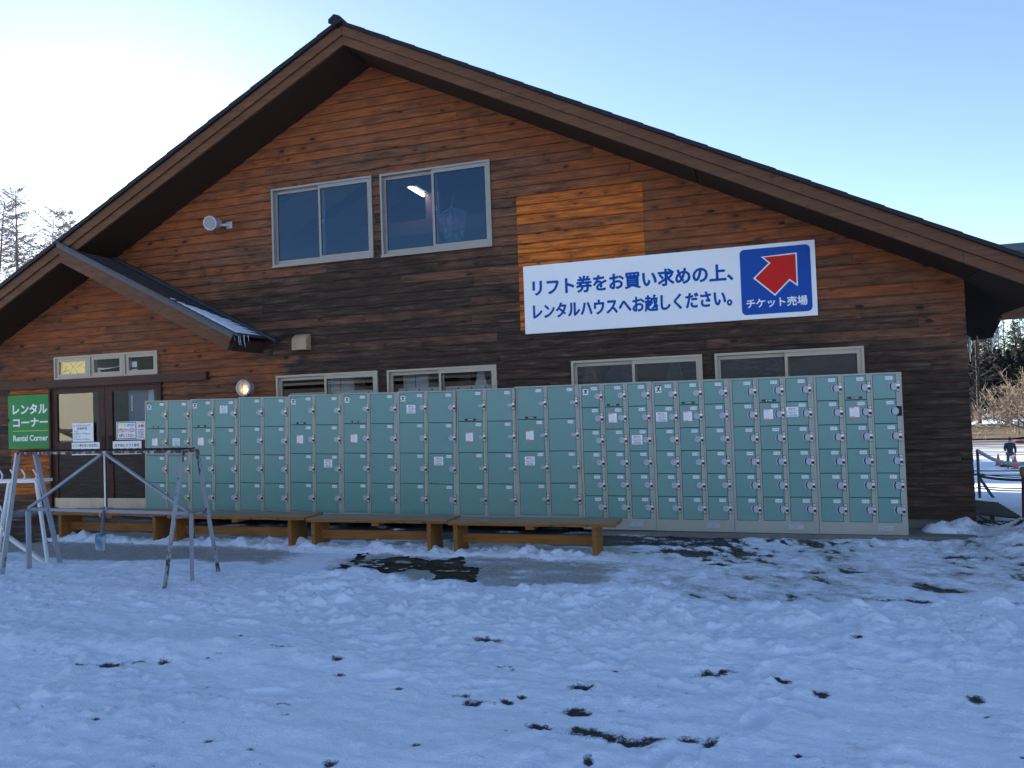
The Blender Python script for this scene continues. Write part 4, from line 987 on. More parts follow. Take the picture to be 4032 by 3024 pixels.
def roof_snow():
    """melting snow left on the lower courses of the entrance roof"""
    mb = MB(); rn = random.Random(8)
    for i in range(10):
        x0 = -8.16 + i * 0.1235 - 0.02; x1 = x0 + 0.105
        ya = 9.14 - 0.004 * i + rn.uniform(-.01, .01); yb_ = 9.17 + 0.56 * min(1, (i + 0.3) / 5.5) + rn.uniform(-.03, .03)
        if i < 2: x0 = x1 - 0.03
        n = 7; h = 0.022 if i > 2 else 0.012
        vs = []
        for k in range(n + 1):
            yy = ya + (yb_ - ya) * k / n; tp = (1 - (k / n) ** 3)
            wl = x0 + (x1 - x0) * 0.75 * (k / n) ** 2
            for xx, hh in ((wl, 0), (wl + 0.3 * (x1 - wl), h * tp), (wl + 0.75 * (x1 - wl), h * tp * 0.9), (x1, 0)):
                vs.append((xx, yy, esof(xx) + 0.287 + hh + rn.uniform(0, .004)))
        mb.add(vs, [(k * 4 + j, k * 4 + j + 1, k * 4 + j + 5, k * 4 + j + 4) for k in range(n) for j in range(3)] + [(3, 2, 1, 0)], 0, True)
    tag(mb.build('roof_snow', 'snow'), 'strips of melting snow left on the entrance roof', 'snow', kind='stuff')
roof_snow()

# ------------------------------------------------------------------ coin lockers
def digits_mesh(s, w_, h_, col):
    mb = MB(); mb.box(-w_ / 2, w_ / 2, -0.0012, 0, -h_ / 2, h_ / 2, 0)
    put_text(mb, s[:2], -w_ * .41, -w_ * .05, -h_ * .30, h_ * .30, -0.0018, col, 0.0); put_text(mb, s[2:], w_ * .04, w_ * .41, -h_ * .30, h_ * .30, -0.0018, col, 0.0)
    return mb
def lock_proto():
    mb = MB(); x = 0.0175
    mb.box(-x, x, -0.006, 0, -0.066, 0.066, 2)
    mb.lathe((0, -0.0061, 0.045), (0, -1, 0), [(0, 0.0145), (0.008, 0.014), (0.010, 0.010), (0.010, 0.0005)], 14, 0); mb.box(-0.004, 0.002, -0.0168, -0.0162, 0.038, 0.052, 1)
    mb.box(-0.014, 0.016, -0.020, -0.0061, -0.004, 0.024, 0); mb.box(-0.004, 0.006, -0.0206, -0.0201, 0.004, 0.016, 0)
    mb.box(-0.012, 0.015, -0.012, -0.0061, -0.030, -0.005, 1)
    mb.lathe((0, -0.0061, -0.046), (0, -1, 0), [(0, 0.0135), (0.010, 0.013), (0.0115, 0.009), (0.0115, 0.0005)], 14, 0); mb.box(-0.002, 0.004, -0.0182, -0.0177, -0.054, -0.040, 1)
    return mb.mesh('lock', ['chrome', 'lock_dark', 'lock_plate'])
def tag_proto(kind, m_):
    mb = MB(); y0, y1 = -0.012, -0.0005
    if kind == 'disc':
        pts = [(0.036 * math.cos(R(a)), 0.036 * math.sin(R(a))) for a in range(50, 311, 13)] + [(0.044, -0.024), (0.044, 0.024)]
        mb.prism(pts, y0, y1); mb.box(-0.018, -0.002, y0 - 0.0006, y0 - 0.0001, -0.005, 0.005, 1)
    elif kind == 'square':
        pts = [(-0.026 + 0.006 * math.cos(R(a)), 0.012 + 0.006 * math.sin(R(a))) for a in (90, 135, 180)] + [(-0.026 + 0.006 * math.cos(R(a)), -0.012 + 0.006 * math.sin(R(a))) for a in (180, 225, 270)] + [(0.044, -0.018), (0.044, 0.018)]
        mb.prism(pts, y0, y1); mb.box(-0.016, 0.0, y0 - 0.0006, y0 - 0.0001, -0.005, 0.006, 1)
    else:
        L_ = [(-0.040 - 0.006 * math.cos(R(a)), 0.042 * math.sin(R(a)) ) for a in (90, 50, 20, 0, -20, -50, -90)]
        mb.prism([(-0.034, 0.040), (-0.044, 0.02), (-0.047, 0.0), (-0.044, -0.02), (-0.034, -0.040), (-0.024, -0.038), (-0.033, -0.02), (-0.036, 0), (-0.033, 0.02), (-0.024, 0.038)], -0.008, y1)
        mb.prism([(-0.023, 0.037), (-0.032, 0.02), (-0.035, 0.0), (-0.032, -0.02), (-0.023, -0.037), (-0.012, -0.036), (-0.020, -0.02), (-0.023, 0), (-0.020, 0.02), (-0.012, 0.036)], -0.0045, y1, 1)
        mb.prism([(-0.011, 0.037), (-0.019, 0.02), (-0.022, 0.0), (-0.019, -0.02), (-0.011, -0.037), (0.026, -0.037), (0.044, -0.02), (0.044, 0.02), (0.026, 0.037)], -0.014, y1)
    return mb.mesh('key_tag', [m_, 'lock_dark' if kind == 'curved' else 'speaker_mesh'])
LOCKM = lock_proto()
TAGM = {('disc', 0): tag_proto('disc', 'tag_clear'), ('disc', 1): tag_proto('disc', 'tag_yellowed'), ('square', 0): tag_proto('square', 'tag_clear'), ('curved', 0): tag_proto('curved', 'tag_clear')}
def rule_notice():
    mb = MB(); mb.box(-.05, .05, -0.0012, 0, -.07, .07, 0); mb.box(-.05, .05, -0.0018, -0.0013, .056, .07, 1); mb.box(-.05, .05, -0.0018, -0.0013, -.07, -.056, 1)
    mb.box(-.048, .002, -.0018, -.0013, .046, .052, 2); mb.box(-.048, .002, -.0018, -.0013, -.052, -.047, 2); text_lines(mb, -.045, .045, -.044, .042, 9, -.0016, 3, 5, .3)
    return mb.mesh('rule_sticker', ['label_white', 'ink_salmon', 'ink_red', 'lamp_grey'])
def pay_notice():
    mb = MB(); mb.box(-.065, .065, -0.0012, 0, -.056, .056, 0); y = -.0018
    put_text(mb, '有料です。', -.042, .045, .022, .047, y, 1, .03)
    put_text(mb, 'コインを入れないと', -.055, .055, .006, .019, y, 2, .02); put_text(mb, '鍵はかかりません', -.055, .055, -.012, .002, y, 2, .03); put_text(mb, 'ご注意ください', -.035, .035, -.027, -.016, y, 2, .02); text_lines(mb, -.055, .055, -.052, -.030, 2, y, 2, 4, .6)
    return mb.mesh('payment_sticker', ['label_white', 'ink_red', 'ink_navy'])
def running_man():
    mb = MB(); mb.box(-.035, .035, -.0012, 0, -.043, .033, 0); mb.box(-.037, .037, -.0016, 0, .0331, .048, 1)
    text_lines(mb, -.025, .025, .036, .045, 1, -.002, 0, 2, .6)
    y = -.0022
    for a, b, r_ in (((-.02, .02), (.0, .0), .006), ((.0, .0), (.022, .022), .006), ((.0, .004), (.0, -.012), .0075), ((.0, -.008), (-.022, -.03), .006), ((.0, -.008), (.022, -.028), .006)):
        mb.tube([(a[0], y, a[1]), (b[0], y, b[1])], r_, 4, 1)
    mb.lathe((0.002, y + .001, .017), (0, -1, 0), [(0, .006), (0.001, .006), (0.001, .0003)], 10, 1)
    return mb.mesh('sticker', ['label_white', 'ink_black'])
def price(s, wd):
    mb = MB(); mb.box(-wd / 2, wd / 2, -.0025, 0, -.013, .013, 0); put_text(mb, s, -.034, .036, -.008, .008, -.0032, 1, .01)
    return mb.mesh('price_plate', ['price_black', 'label_white'])
RULE, PAY, MAN = rule_notice(), pay_notice(), running_man()
PRICE = {'¥100': price('¥100', .155), '¥200': price('¥200', .155), '200円': price('200円', .11)}
RULE_ON = {308, 326, 344, 362, 518, 526, 542, 550, 566, 574}
PAY_ON = {522: (-.03, .0), 529: (-.015, .06), 547: (.015, .07), 557: (-.01, -.02), 563: (-.03, .10), 575: (-.03, .08), 315: (-.02, .0), 320: (-.035, .0), 350: (-.055, .02)}
MAN_ON = {517, 525, 541, 549, 557, 301, 319}
PRICE_ON = {307: '¥100', 325: '¥100', 343: '¥100', 361: '¥100', 525: '¥200', 541: '¥200', 565: '¥200', 573: '¥200', 549: '200円', 517: '200円'}
DOORM = {}
def door_mesh(wd, ht):
    k = (round(wd, 3), round(ht, 3))
    if k not in DOORM:
        mb = MB(); e = 0.003
        a = (-wd / 2, 0.0, -ht / 2); 
        vs = [(-wd / 2, .012, -ht / 2), (wd / 2, .012, -ht / 2), (wd / 2, .012, ht / 2), (-wd / 2, .012, ht / 2), (-wd / 2, e, -ht / 2), (wd / 2, e, -ht / 2), (wd / 2, e, ht / 2), (-wd / 2, e, ht / 2), (-wd / 2 + e, 0, -ht / 2 + e), (wd / 2 - e, 0, -ht / 2 + e), (wd / 2 - e, 0, ht / 2 - e), (-wd / 2 + e, 0, ht / 2 - e)]
        fs = [(8, 9, 10, 11), (4, 5, 9, 8), (5, 6, 10, 9), (6, 7, 11, 10), (7, 4, 8, 11), (0, 1, 5, 4), (1, 2, 6, 5), (2, 3, 7, 6), (3, 0, 4, 7)]
        mb.add(vs, fs); DOORM[k] = mb.mesh('door', ['locker_teal'])
    return DOORM[k]
def put(name, me, parent, loc, **kw):
    o = bpy.data.objects.new(name, me); COL.objects.link(o); o.parent = parent; o.location = loc
    return tag(o, **kw)
def locker(i, x0, x1, ztop, tilt, cols, rows, first, tagk, label):
    wd = x1 - x0 - 0.004; H = 1.79 if cols == 3 else 1.738
    t = empty('coin_locker', (x0 + 0.002, 9.355, ztop - H * math.cos(tilt)), label, 'locker', 'coin lockers in a row along the lodge wall', (0, tilt, 0))
    T = wm(t)
    side = 0.026; pc = (wd - side) / cols; stile = 0.053 if cols == 2 else 0.060; top = 0.018 if cols == 2 else 0.020
    zone = 1.61 if cols == 2 else 1.633; rh = zone / rows; zb = H - top - zone
    mb = MB(); mb.v = []
    fr = []
    def lb(*a): mb.box(*a[:6], a[6] if len(a) > 6 else 0, M=T)
    lb(0, wd, 0.016, 0.46, 0, H - 0.001, 0)              # carcass
    lb(side + .001, wd - .002, 0.0145, 0.0159, zb, H - top, 1)   # dark slot behind the doors
    lb(0, wd, 0.0, 0.0158, H - top, H, 0); lb(0, wd, 0.0, 0.0158, 0, zb, 0); lb(0, side, 0.0, 0.0158, zb, H - top, 0)
    for c in range(cols):
        xs = side + (c + 1) * pc - stile
        q = 0.058
        hole = None
        if first == 355 and c == 2:
            zc = H - top - rh * 1.5; lb(xs, xs + stile, 0, 0.0158, zb, zc - 0.055); lb(xs, xs + stile, 0, 0.0158, zc + 0.055, H - top); lb(xs + stile - .008, xs + stile, 0, .0158, zc - .055, zc + .055)
        else: lb(xs, xs + stile, 0, 0.0158, zb, H - top)
        lb(xs + stile * .66, xs + stile * .66 + .0015, -0.0006, -0.0001, zb, H - top, 1) if c < cols - 1 else None
    mb.build('cabinet', ['locker_frame', 'locker_gap'], t)
    if cols == 3:
        mb = MB(); xo = wd * (0.64 if i != 11 else 0.66); mb.box(xo, xo + .165, -0.006, -0.0001, 0.045, 0.10, 0, M=T); mb.box(xo + .006, xo + .159, -0.0075, -0.0061, 0.051, 0.094, 0, M=T); mb.box(xo + .078, xo + .086, -0.0085, -0.0076, 0.068, 0.076, 1, M=T); mb.build('coin_drawer', ['tag_clear', 'lock_dark'], t)
    for c in range(cols):
        xl = side + c * pc; dw = pc - stile - 0.007
        for r_ in range(rows):
            num = first + c * rows + r_; zc = H - top - (r_ + 0.5) * rh; dh = rh - 0.007
            xc = xl + 0.0035 + dw / 2
            d = put('door', door_mesh(dw, dh), t, (xc, 0.002, zc))
            red = num == 304
            n4 = '%04d' % num
            put('number_label', digits_mesh(n4, .071, .036, 1).mesh('number_label', ['label_white', 'ink_red' if red else 'ink_navy']), d, (dw / 2 - .062, -0.0003, dh / 2 - .038))
            tk = tagk if not callable(tagk) else tagk(num)
            put('key_tag', TAGM[tk], d, (dw / 2 - 0.024, -0.0003, 0.0))
            if num != 368: put('lock', LOCKM, d, (dw / 2 + 0.003 + 0.020, -0.0025, 0.004))
            if num in RULE_ON: put('rule_sticker', RULE, d, (-0.02, -0.0003, 0.0))
            if num in PAY_ON: put('payment_sticker', PAY, d, (PAY_ON[num][0], -0.0003, PAY_ON[num][1]))
            if num in MAN_ON: put('sticker', MAN, d, (-dw / 2 + .05, -0.0003, dh / 2 - .07))
            if num in PRICE_ON: put('price_plate', PRICE[PRICE_ON[num]], d, (-0.01 if cols == 3 else -.0, -0.0003, -dh / 2 + .020))
BX = [-8.844, -8.012, -7.183, -6.348, -5.497, -4.650, -3.795, -2.967, -2.128]
TZ = [.283, .276, .2755, .2755, .270, .257, .2495, .2505]; TL = [.021, .020, .026, .026, .026, .024, .014, .004]
nm2 = ['beside the entrance door, numbered 0517 to 0524', 'third and fourth columns from the entrance door, numbered 0525 to 0532', 'under the round lamp, numbered 0533 to 0540', 'below the leftmost low window, numbered 0541 to 0548', 'with scuffed doors numbered 0549 to 0556', 'with scuffed doors numbered 0557 to 0564', 'with square key tags numbered 0565 to 0572', 'with square key tags numbered 0573 to 0580']
for i in range(8):
    locker(i, BX[i], BX[i + 1], TZ[i], TL[i], 2, 4, 517 + 8 * i, (lambda n: ('disc', 1) if n < 525 else ('disc', 0)) if i < 6 else ('square', 0), 'two-column green coin locker ' + nm2[i])
BR = [-2.126, -1.232, -0.327, 0.590, 1.499]
nm3 = ['with the red 0304 number, first of the small-door ones', 'with round key tags numbered 0319 to 0336', 'with curved key tags numbered 0337 to 0354', 'at the right end with one lock missing']
for i in range(4):
    locker(8 + i, BR[i], BR[i + 1], (.2475, .2415, .237, .233)[i], .003, 3, 6, 301 + 18 * i, ('disc', 0) if i < 2 else ('curved', 0), 'three-column green coin locker ' + nm3[i])

# ------------------------------------------------------------------ benches
def bench(x0, x1, z, skew, label):
    t = empty('bench', ((x0 + x1) / 2, 7.88, z - .40), label, 'bench', 'wooden benches in a line before the lockers')
    yf, yb_ = 7.68, 8.09; yf += skew; yb_ += skew
    mb = MB(); n = 4; pw = (yb_ - yf - .012) / n
    for k in range(n):
        a = yf + k * (pw + .004); e = 0.006 * math.sin(k * 2.1 + x0)
        mb.box(x0 + .003 + e, x1 - .003 + e, a, a + pw, z - .036, z - .0015 - .001 * (k % 2), 0)
        mb.box(x0 + .005 + e, x1 - .005 + e, a + .002, a + pw - .002, z - .0014 - .001 * (k % 2), z - .001 * (k % 2), 1)
    mb.build('seat', ['bench_wood', 'bench_top_grey'], t)
    for lx in (x0 + .045, x1 - .255):
        mb = MB(); gz = float(terrain(np.array(lx), np.array(7.8))) - .03; mb.box(lx, lx + .045, yf + .05, yb_ - .03, gz, z - .037); mb.build('leg', 'bench_wood', t)
    mb = MB(); mb.box(x0 + .0905, x1 - .2555, yf + .20, yf + .235, z - .255, z - .155); mb.build('stretcher', 'bench_wood', t)
    mb = MB(); mb.box((x0 + x1) / 2 - .04, (x0 + x1) / 2 + .05, yf + .02, yb_ - .02, z - .075, z - .0365); mb.build('batten', 'bench_wood', t)
bench(-8.75, -6.945, -1.152, 0.0, 'wooden bench before the entrance, leftmost of the four')
bench(-6.935, -5.005, -1.178, 0.0, 'wooden bench second from the left, behind the right legs of the ski rack')
bench(-4.995, -3.25, -1.197, 0.0, 'wooden bench above the dark mat, third from the left')
bench(-3.24, -1.42, -1.212, 0.0, 'wooden bench at the right end, before the first small-door locker')

# ------------------------------------------------------------------ ski racks
def lerp(a, b, k): return tuple(a[i] + (b[i] - a[i]) * k for i in range(3))
def rack():
    t = empty('ski_rack', (-6.25, 6.1, -1.55), 'rusty white ski rack with two splayed ends standing on the snow', 'ski rack')
    LF, LR, RF, RR_ = (-7.36, 6.057, -.305), (-7.36, 6.25, -.305), (-5.15, 5.929, -.312), (-5.15, 6.115, -.312)
    for a, b in ((LF, RF), (LR, RR_)):
        mb = MB(); mb.tube([a, b], .017, 4, 0, False, rot=R(45)); mb.build('top_rail', 'rack_top', t)
    mb = MB()
    for k in range(25):
        q = (k + .5) / 25; a, b = lerp(LF, RF, q), lerp(LR, RR_, q)
        mb.tube([(a[0], a[1] - .02, a[2] + .022), (b[0] + .0, b[1] + .02, b[2] + .022)], .0075, 6)
    mb.build('rung', 'rubber_dark', t)
    for a, b in ((LF, LR), (RF, RR_)):
        mb = MB(); mb.tube([a, b], .016, 4, 0, False, rot=R(45)); mb.build('end_rail', 'rack_paint_rusty', t)
    for a, b, m_ in (((-7.36, 6.057, -.30), (-7.37, 5.851, -1.60), 'rack_paint'), ((-7.355, 6.25, -.30), (-7.36, 6.556, -1.60), 'rack_paint'), ((-5.15, 5.929, -.30), (-5.15, 5.640, -1.60), 'rack_paint_rusty'), ((-5.15, 6.115, -.30), (-5.15, 6.396, -1.60), 'rack_paint_rusty'),
                    ((-7.36, 6.164, -.90), (-7.36, 6.168, -1.60), 'rack_paint'), ((-5.15, 6.017, -.90), (-5.15, 6.01, -1.60), 'rack_paint')):
        mb = MB(); mb.angle(a, b, .040, .005, R(250) if a[0] > -6 else R(160)); mb.build('leg', m_, t)
    for a, b in (((-7.36, 5.95, -.905), (-7.36, 6.40, -.905)), ((-5.15, 5.79, -.913), (-5.15, 6.26, -.913))):
        mb = MB(); mb.tube([a, b], .013, 4, 0, False, rot=R(45)); mb.build('cross_bar', 'rack_paint_rusty', t)
    mb = MB(); mb.tube([(-7.34, 6.164, -.895), (-5.17, 6.017, -.90)], .021, 4, 0, False, rot=R(45)); mb.build('lower_rail', 'rack_paint', t)
    for a, b in (((-6.275, 6.085, -.33), (-7.33, 6.15, -.885)), ((-6.225, 6.085, -.33), (-5.18, 6.02, -.89))):
        mb = MB(); mb.tube([a, b], .017, 4, 0, False, rot=R(45)); mb.build('brace', 'rack_paint', t)
    mb = MB(); mb.tube([(-6.25, 6.09, -.31), (-6.25, 6.09, -.89)], .008, 6); mb.build('middle_rod', 'rack_white', t)
rack()
def shovel():
    t = empty('small_shovel', (-6.255, 6.12, -.86), 'small translucent blue hand shovel tied to the lower rail of the ski rack', 'shovel')
    mb = MB(); mb.tube([(-6.243, 6.065, -.855), (-6.250, 6.06, -1.0), (-6.258, 6.058, -1.10), (-6.262, 6.058, -1.135)], [.014, .0155, .017, .021], 10); mb.build('handle', 'shovel_grip', t)
    mb = MB(); xs = np.linspace(-1, 1, 9); zs = np.linspace(0, 1, 8); vs = []
    for q in zs:
        wd = .040 + .026 * min(1, q * 5) - .010 * max(0, (q - .8) / .2) ** 2
        for p in xs:
            vs.append((-6.263 + p * wd, 6.055 + .022 * p * p * -1 + .0, -1.105 - .168 * q - (.012 * (1 - p * p) if q > .9 else 0)))
    n = len(xs); m_ = len(vs)
    vb = [(a, b + .004, c) for a, b, c in vs]
    fs = [(j * n + i, j * n + i + 1, (j + 1) * n + i + 1, (j + 1) * n + i) for j in range(len(zs) - 1) for i in range(n - 1)]
    mb.add(vs + vb, fs + [tuple(m_ + k for k in reversed(f)) for f in fs], 0, True); mb.build('scoop', 'scoop_plastic', t)
    mb = MB(); mb.tube([(-6.262, 6.09, -.872), (-6.243, 6.045, -.885), (-6.225, 6.075, -.875), (-6.25, 6.12, -.87), (-6.262, 6.09, -.872)], .0055, 6); mb.tube([(-6.265, 6.05, -.88), (-6.275, 6.04, -.93), (-6.268, 6.045, -.955)], .004, 5); mb.build('cord', 'cord_white', t)
shovel()
def hook_rack():
    t = empty('snowboard_rack', (-8.4, 6.6, -1.55), 'white tube rack with bent hooks at the left edge', 'ski rack')
    A, B = (-7.625, 6.50, -.635), (-9.4, 6.62, -.665); A2, B2 = (-7.66, 6.72, -.64), (-9.4, 6.84, -.67)
    for a, b in ((A, B), (A2, B2), (A, A2)):
        mb = MB(); mb.tube([a, b], .022, 4, 0, False, rot=R(45)); mb.build('top_rail', 'rack_white', t)
    for a, b in ((A, (-7.475, 6.50, -1.58)), ((-8.06, 6.53, -.65), (-8.19, 6.45, -1.60)), ((-9.2, 6.6, -.66), (-9.2, 6.4, -1.6))):
        mb = MB(); mb.tube([a, b], .021, 4, 0, False, rot=R(45)); mb.build('leg', 'rack_white', t)
    mb = MB(); mb.tube([(-7.49, 6.50, -1.55), (-8.9, 6.52, -.83)], .024, 4, 0, False, rot=R(45)); mb.build('brace', 'rack_white', t)
    for k, (x, yy) in enumerate(((-7.66, 6.52), (-7.84, 6.53), (-8.02, 6.54), (-8.20, 6.55), (-8.40, 6.56))):
        mb = MB(); s_ = -1 if k < 4 else 1
        mb.tube([(x, yy, -.64), (x, yy, -.615), (x + .012, yy, -.59), (x + .012, yy, -.57), (x - .01, yy, -.54), (x - .035, yy, -.51)] if s_ < 0 else [(x, yy, -.64), (x, yy, -.60), (x + .03, yy, -.56), (x + .06, yy, -.535)], .0085, 8); mb.build('hook', 'rack_white', t)
    mb = MB(); mb.tube([(-8.03, 6.42, -.97), (-8.03, 6.40, -.92), (-8.0, 6.36, -.89), (-7.96, 6.34, -.90), (-7.94, 6.33, -.93)], .009, 8); mb.tube([(-8.03, 6.42, -.97), (-8.03, 6.40, -1.1), (-7.98, 6.38, -1.16)], .009, 8); mb.build('hook', 'rack_white', t)
hook_rack()

# ------------------------------------------------------------------ right side: fence, ropes, cones, person
def sag(a, b, s, n=12): return [(a[0] + (b[0] - a[0]) * k / n, a[1] + (b[1] - a[1]) * k / n, a[2] + (b[2] - a[2]) * k / n - s * 4 * (k / n) * (1 - k / n)) for k in range(n + 1)]
def gz(x, y): return float(terrain(np.array(float(x)), np.array(float(y))))
t = empty('rope_fence', (5.2, 22.1, gz(5.2, 22.1)), 'rope fence post with a slanted brace behind the lodge corner', 'fence')
mb = MB(); mb.tube([(5.19, 22.08, -2.8), (5.19, 22.08, -1.49)], .035, 8); mb.build('post', 'post_dark', t)
mb = MB(); mb.tube([(5.20, 22.1, -2.18), (5.56, 22.2, -2.80)], .035, 6); mb.build('brace', 'post_dark', t)
mb = MB(); mb.tube([(6.9, 22.0, -2.8), (6.9, 22.0, -1.45)], .035, 8); mb.build('post', 'post_dark', t)
mb = MB(); mb.tube(sag((5.19, 22.08, -1.52), (6.9, 22.0, -1.50), .36), .045, 8); mb.build('padded_tube', 'pad_tube', t)
for z, s, r_, m_ in ((-2.16, .10, .035, 'rope_dark'), (-2.10, .09, .014, 'rope_dark'), (-2.42, .05, .014, 'rope_dark'), (-2.47, .06, .016, 'rope_dark')):
    mb = MB(); mb.tube(sag((5.19, 22.05, z), (6.9, 21.97, z), s), r_, 6); mb.build('rope', m_, t)
for z in (-2.10, -2.45):
    mb = MB(); mb.tube(sag((3.5, 22.3, z - .08), (5.19, 22.07, z), .05), .014, 6); mb.build('rope', 'rope_dark', t)
for k in range(2):
    mb = MB(); mb.tube(sag((8.0, 41.5 + k * 2.8, gz(8, 42) + .10 - .05 * k), (17, 40.5 + k * 2.8, gz(17, 41) + .10 - .05 * k), .03), .03, 5); tag(mb.build('ground_rope', 'rope_dark'), ('dark rope lying across the snow slope beneath the cones', 'lower dark rope lying across the snow slope')[k], 'rope', 'ropes on the snow slope')
t = empty('fence_post', (2.64, 9.43, -1.65), 'dark red steel post with a wooden cap at the right edge', 'post')
mb = MB(); mb.tube([(2.645, 9.44, -1.75), (2.670, 9.43, -.905)], .055, 12); mb.build('shaft', 'post_red', t)
mb = MB(); mb.lathe((2.670, 9.43, -.93), (0, 0, 1), [(0, .062), (.02, .068), (.08, .068), (.10, .055), (.105, .0005)], 16); mb.build('cap', 'post_cap_wood', t)
mb = MB(); mb.tube([(2.61, 9.39, -1.46), (2.5, 9.75, -1.50), (2.46, 10.4, -1.52), (2.5, 11.2, -1.46), (2.62, 12.4, -1.33), (2.9, 14.0, -1.3)], .012, 6); mb.tube([(2.60, 9.37, -1.455), (2.66, 9.36, -1.465), (2.71, 9.40, -1.46), (2.70, 9.49, -1.455), (2.62, 9.49, -1.46), (2.59, 9.42, -1.455)], .012, 6)
tag(mb.build('tied_rope', 'rope_olive'), 'olive rope tied low round the red post running back past the corner', 'rope')
def pallet():
    mb = MB(); rn = random.Random(3)
    M = Matrix.Translation((2.62, 11.35, -1.61)) @ Matrix.Rotation(R(-14), 4, 'Z') @ Matrix.Rotation(R(5), 4, 'Y')
    for k in range(9): mb.box(-.25, .50 - .05 * k * 0.6, k * .15, k * .15 + .085, 0.0 + rn.uniform(0, .008), .03, 0, M=M)
    for x in (-.2, .15): mb.box(x, x + .05, 0, 1.25, -.08, -.001, 0, M=M)
    tag(mb.build('old_pallet', 'pallet_wood'), 'dark slatted pallet lying in the snow behind the lodge corner', 'pallet')
    mb = MB()
    for k in range(26):
        x = 2.45 + rn.random() * .75; y_ = 10.7 + rn.random() * .35; z = gz(x, y_) + .02
        a = rn.uniform(0, 6.3); L = rn.uniform(.08, .3); mb.tube([(x, y_, z), (x + L * .5 * math.cos(a), y_ + L * .5 * math.sin(a), z + rn.uniform(.02, .07)), (x + L * math.cos(a), y_ + L * math.sin(a), z + rn.uniform(-.01, .06))], .006, 4)
    tag(mb.build('dead_twigs', 'twig_dark'), 'heap of dead twigs on the snow beside the lodge corner', 'twigs', kind='stuff')
pallet()
def cone(x, y_, z, H, label, snowy):
    t = empty('traffic_cone', (x, y_, z), label, 'traffic cone', 'orange cones on the snow slope')
    mb = MB(); mb.lathe((x, y_, z), (0, 0, 1), [(.04, .17 * H / .7), (.06, .15 * H / .7), (H - .02, .035), (H, .03), (H, .001)], 18); mb.build('body', 'cone_orange', t)
    mb = MB(); s = .21; mb.box(x - s, x + s, y_ - s, y_ + s, z, z + .04); mb.build('base', 'cone_base', t)
    if snowy: pass
cone(13.77, 53.9, gz(13.77, 53.9) - .02, .74, 'orange traffic cone left of the person', True)
cone(13.42, 49.3, gz(13.42, 49.3) - .02, .74, 'orange traffic cone in front of the person', False)
mb = MB(); mb.box(13.35, 14.1, 51.7, 52.1, gz(13.7, 52) - .02, gz(13.7, 52) + .14)
tag(mb.build('rubber_block', 'cone_base'), 'black rubber block on the snow below the left cone', 'block')
def skin_obj(name, pts, edges, rads, mat, parent, root=0, lv=1):
    me = bpy.data.meshes.new(name); me.from_pydata([tuple(wm(parent).inverted() @ Vector(p)) for p in pts], edges, [])
    o = bpy.data.objects.new(name, me); COL.objects.link(o); o.parent = parent; me.materials.append(MATS[mat])
    sk = o.modifiers.new('skin', 'SKIN'); sk.use_smooth_shade = True
    if not me.skin_vertices: 
        bpy.context.view_layer.objects.active = o
    for i, r_ in enumerate(rads):
        v = me.skin_vertices[0].data[i]; v.radius = (r_, r_) if not hasattr(r_, '__len__') else r_; v.use_root = i == root
    ss = o.modifiers.new('sub', 'SUBSURF'); ss.levels = lv; ss.render_levels = lv
    return o
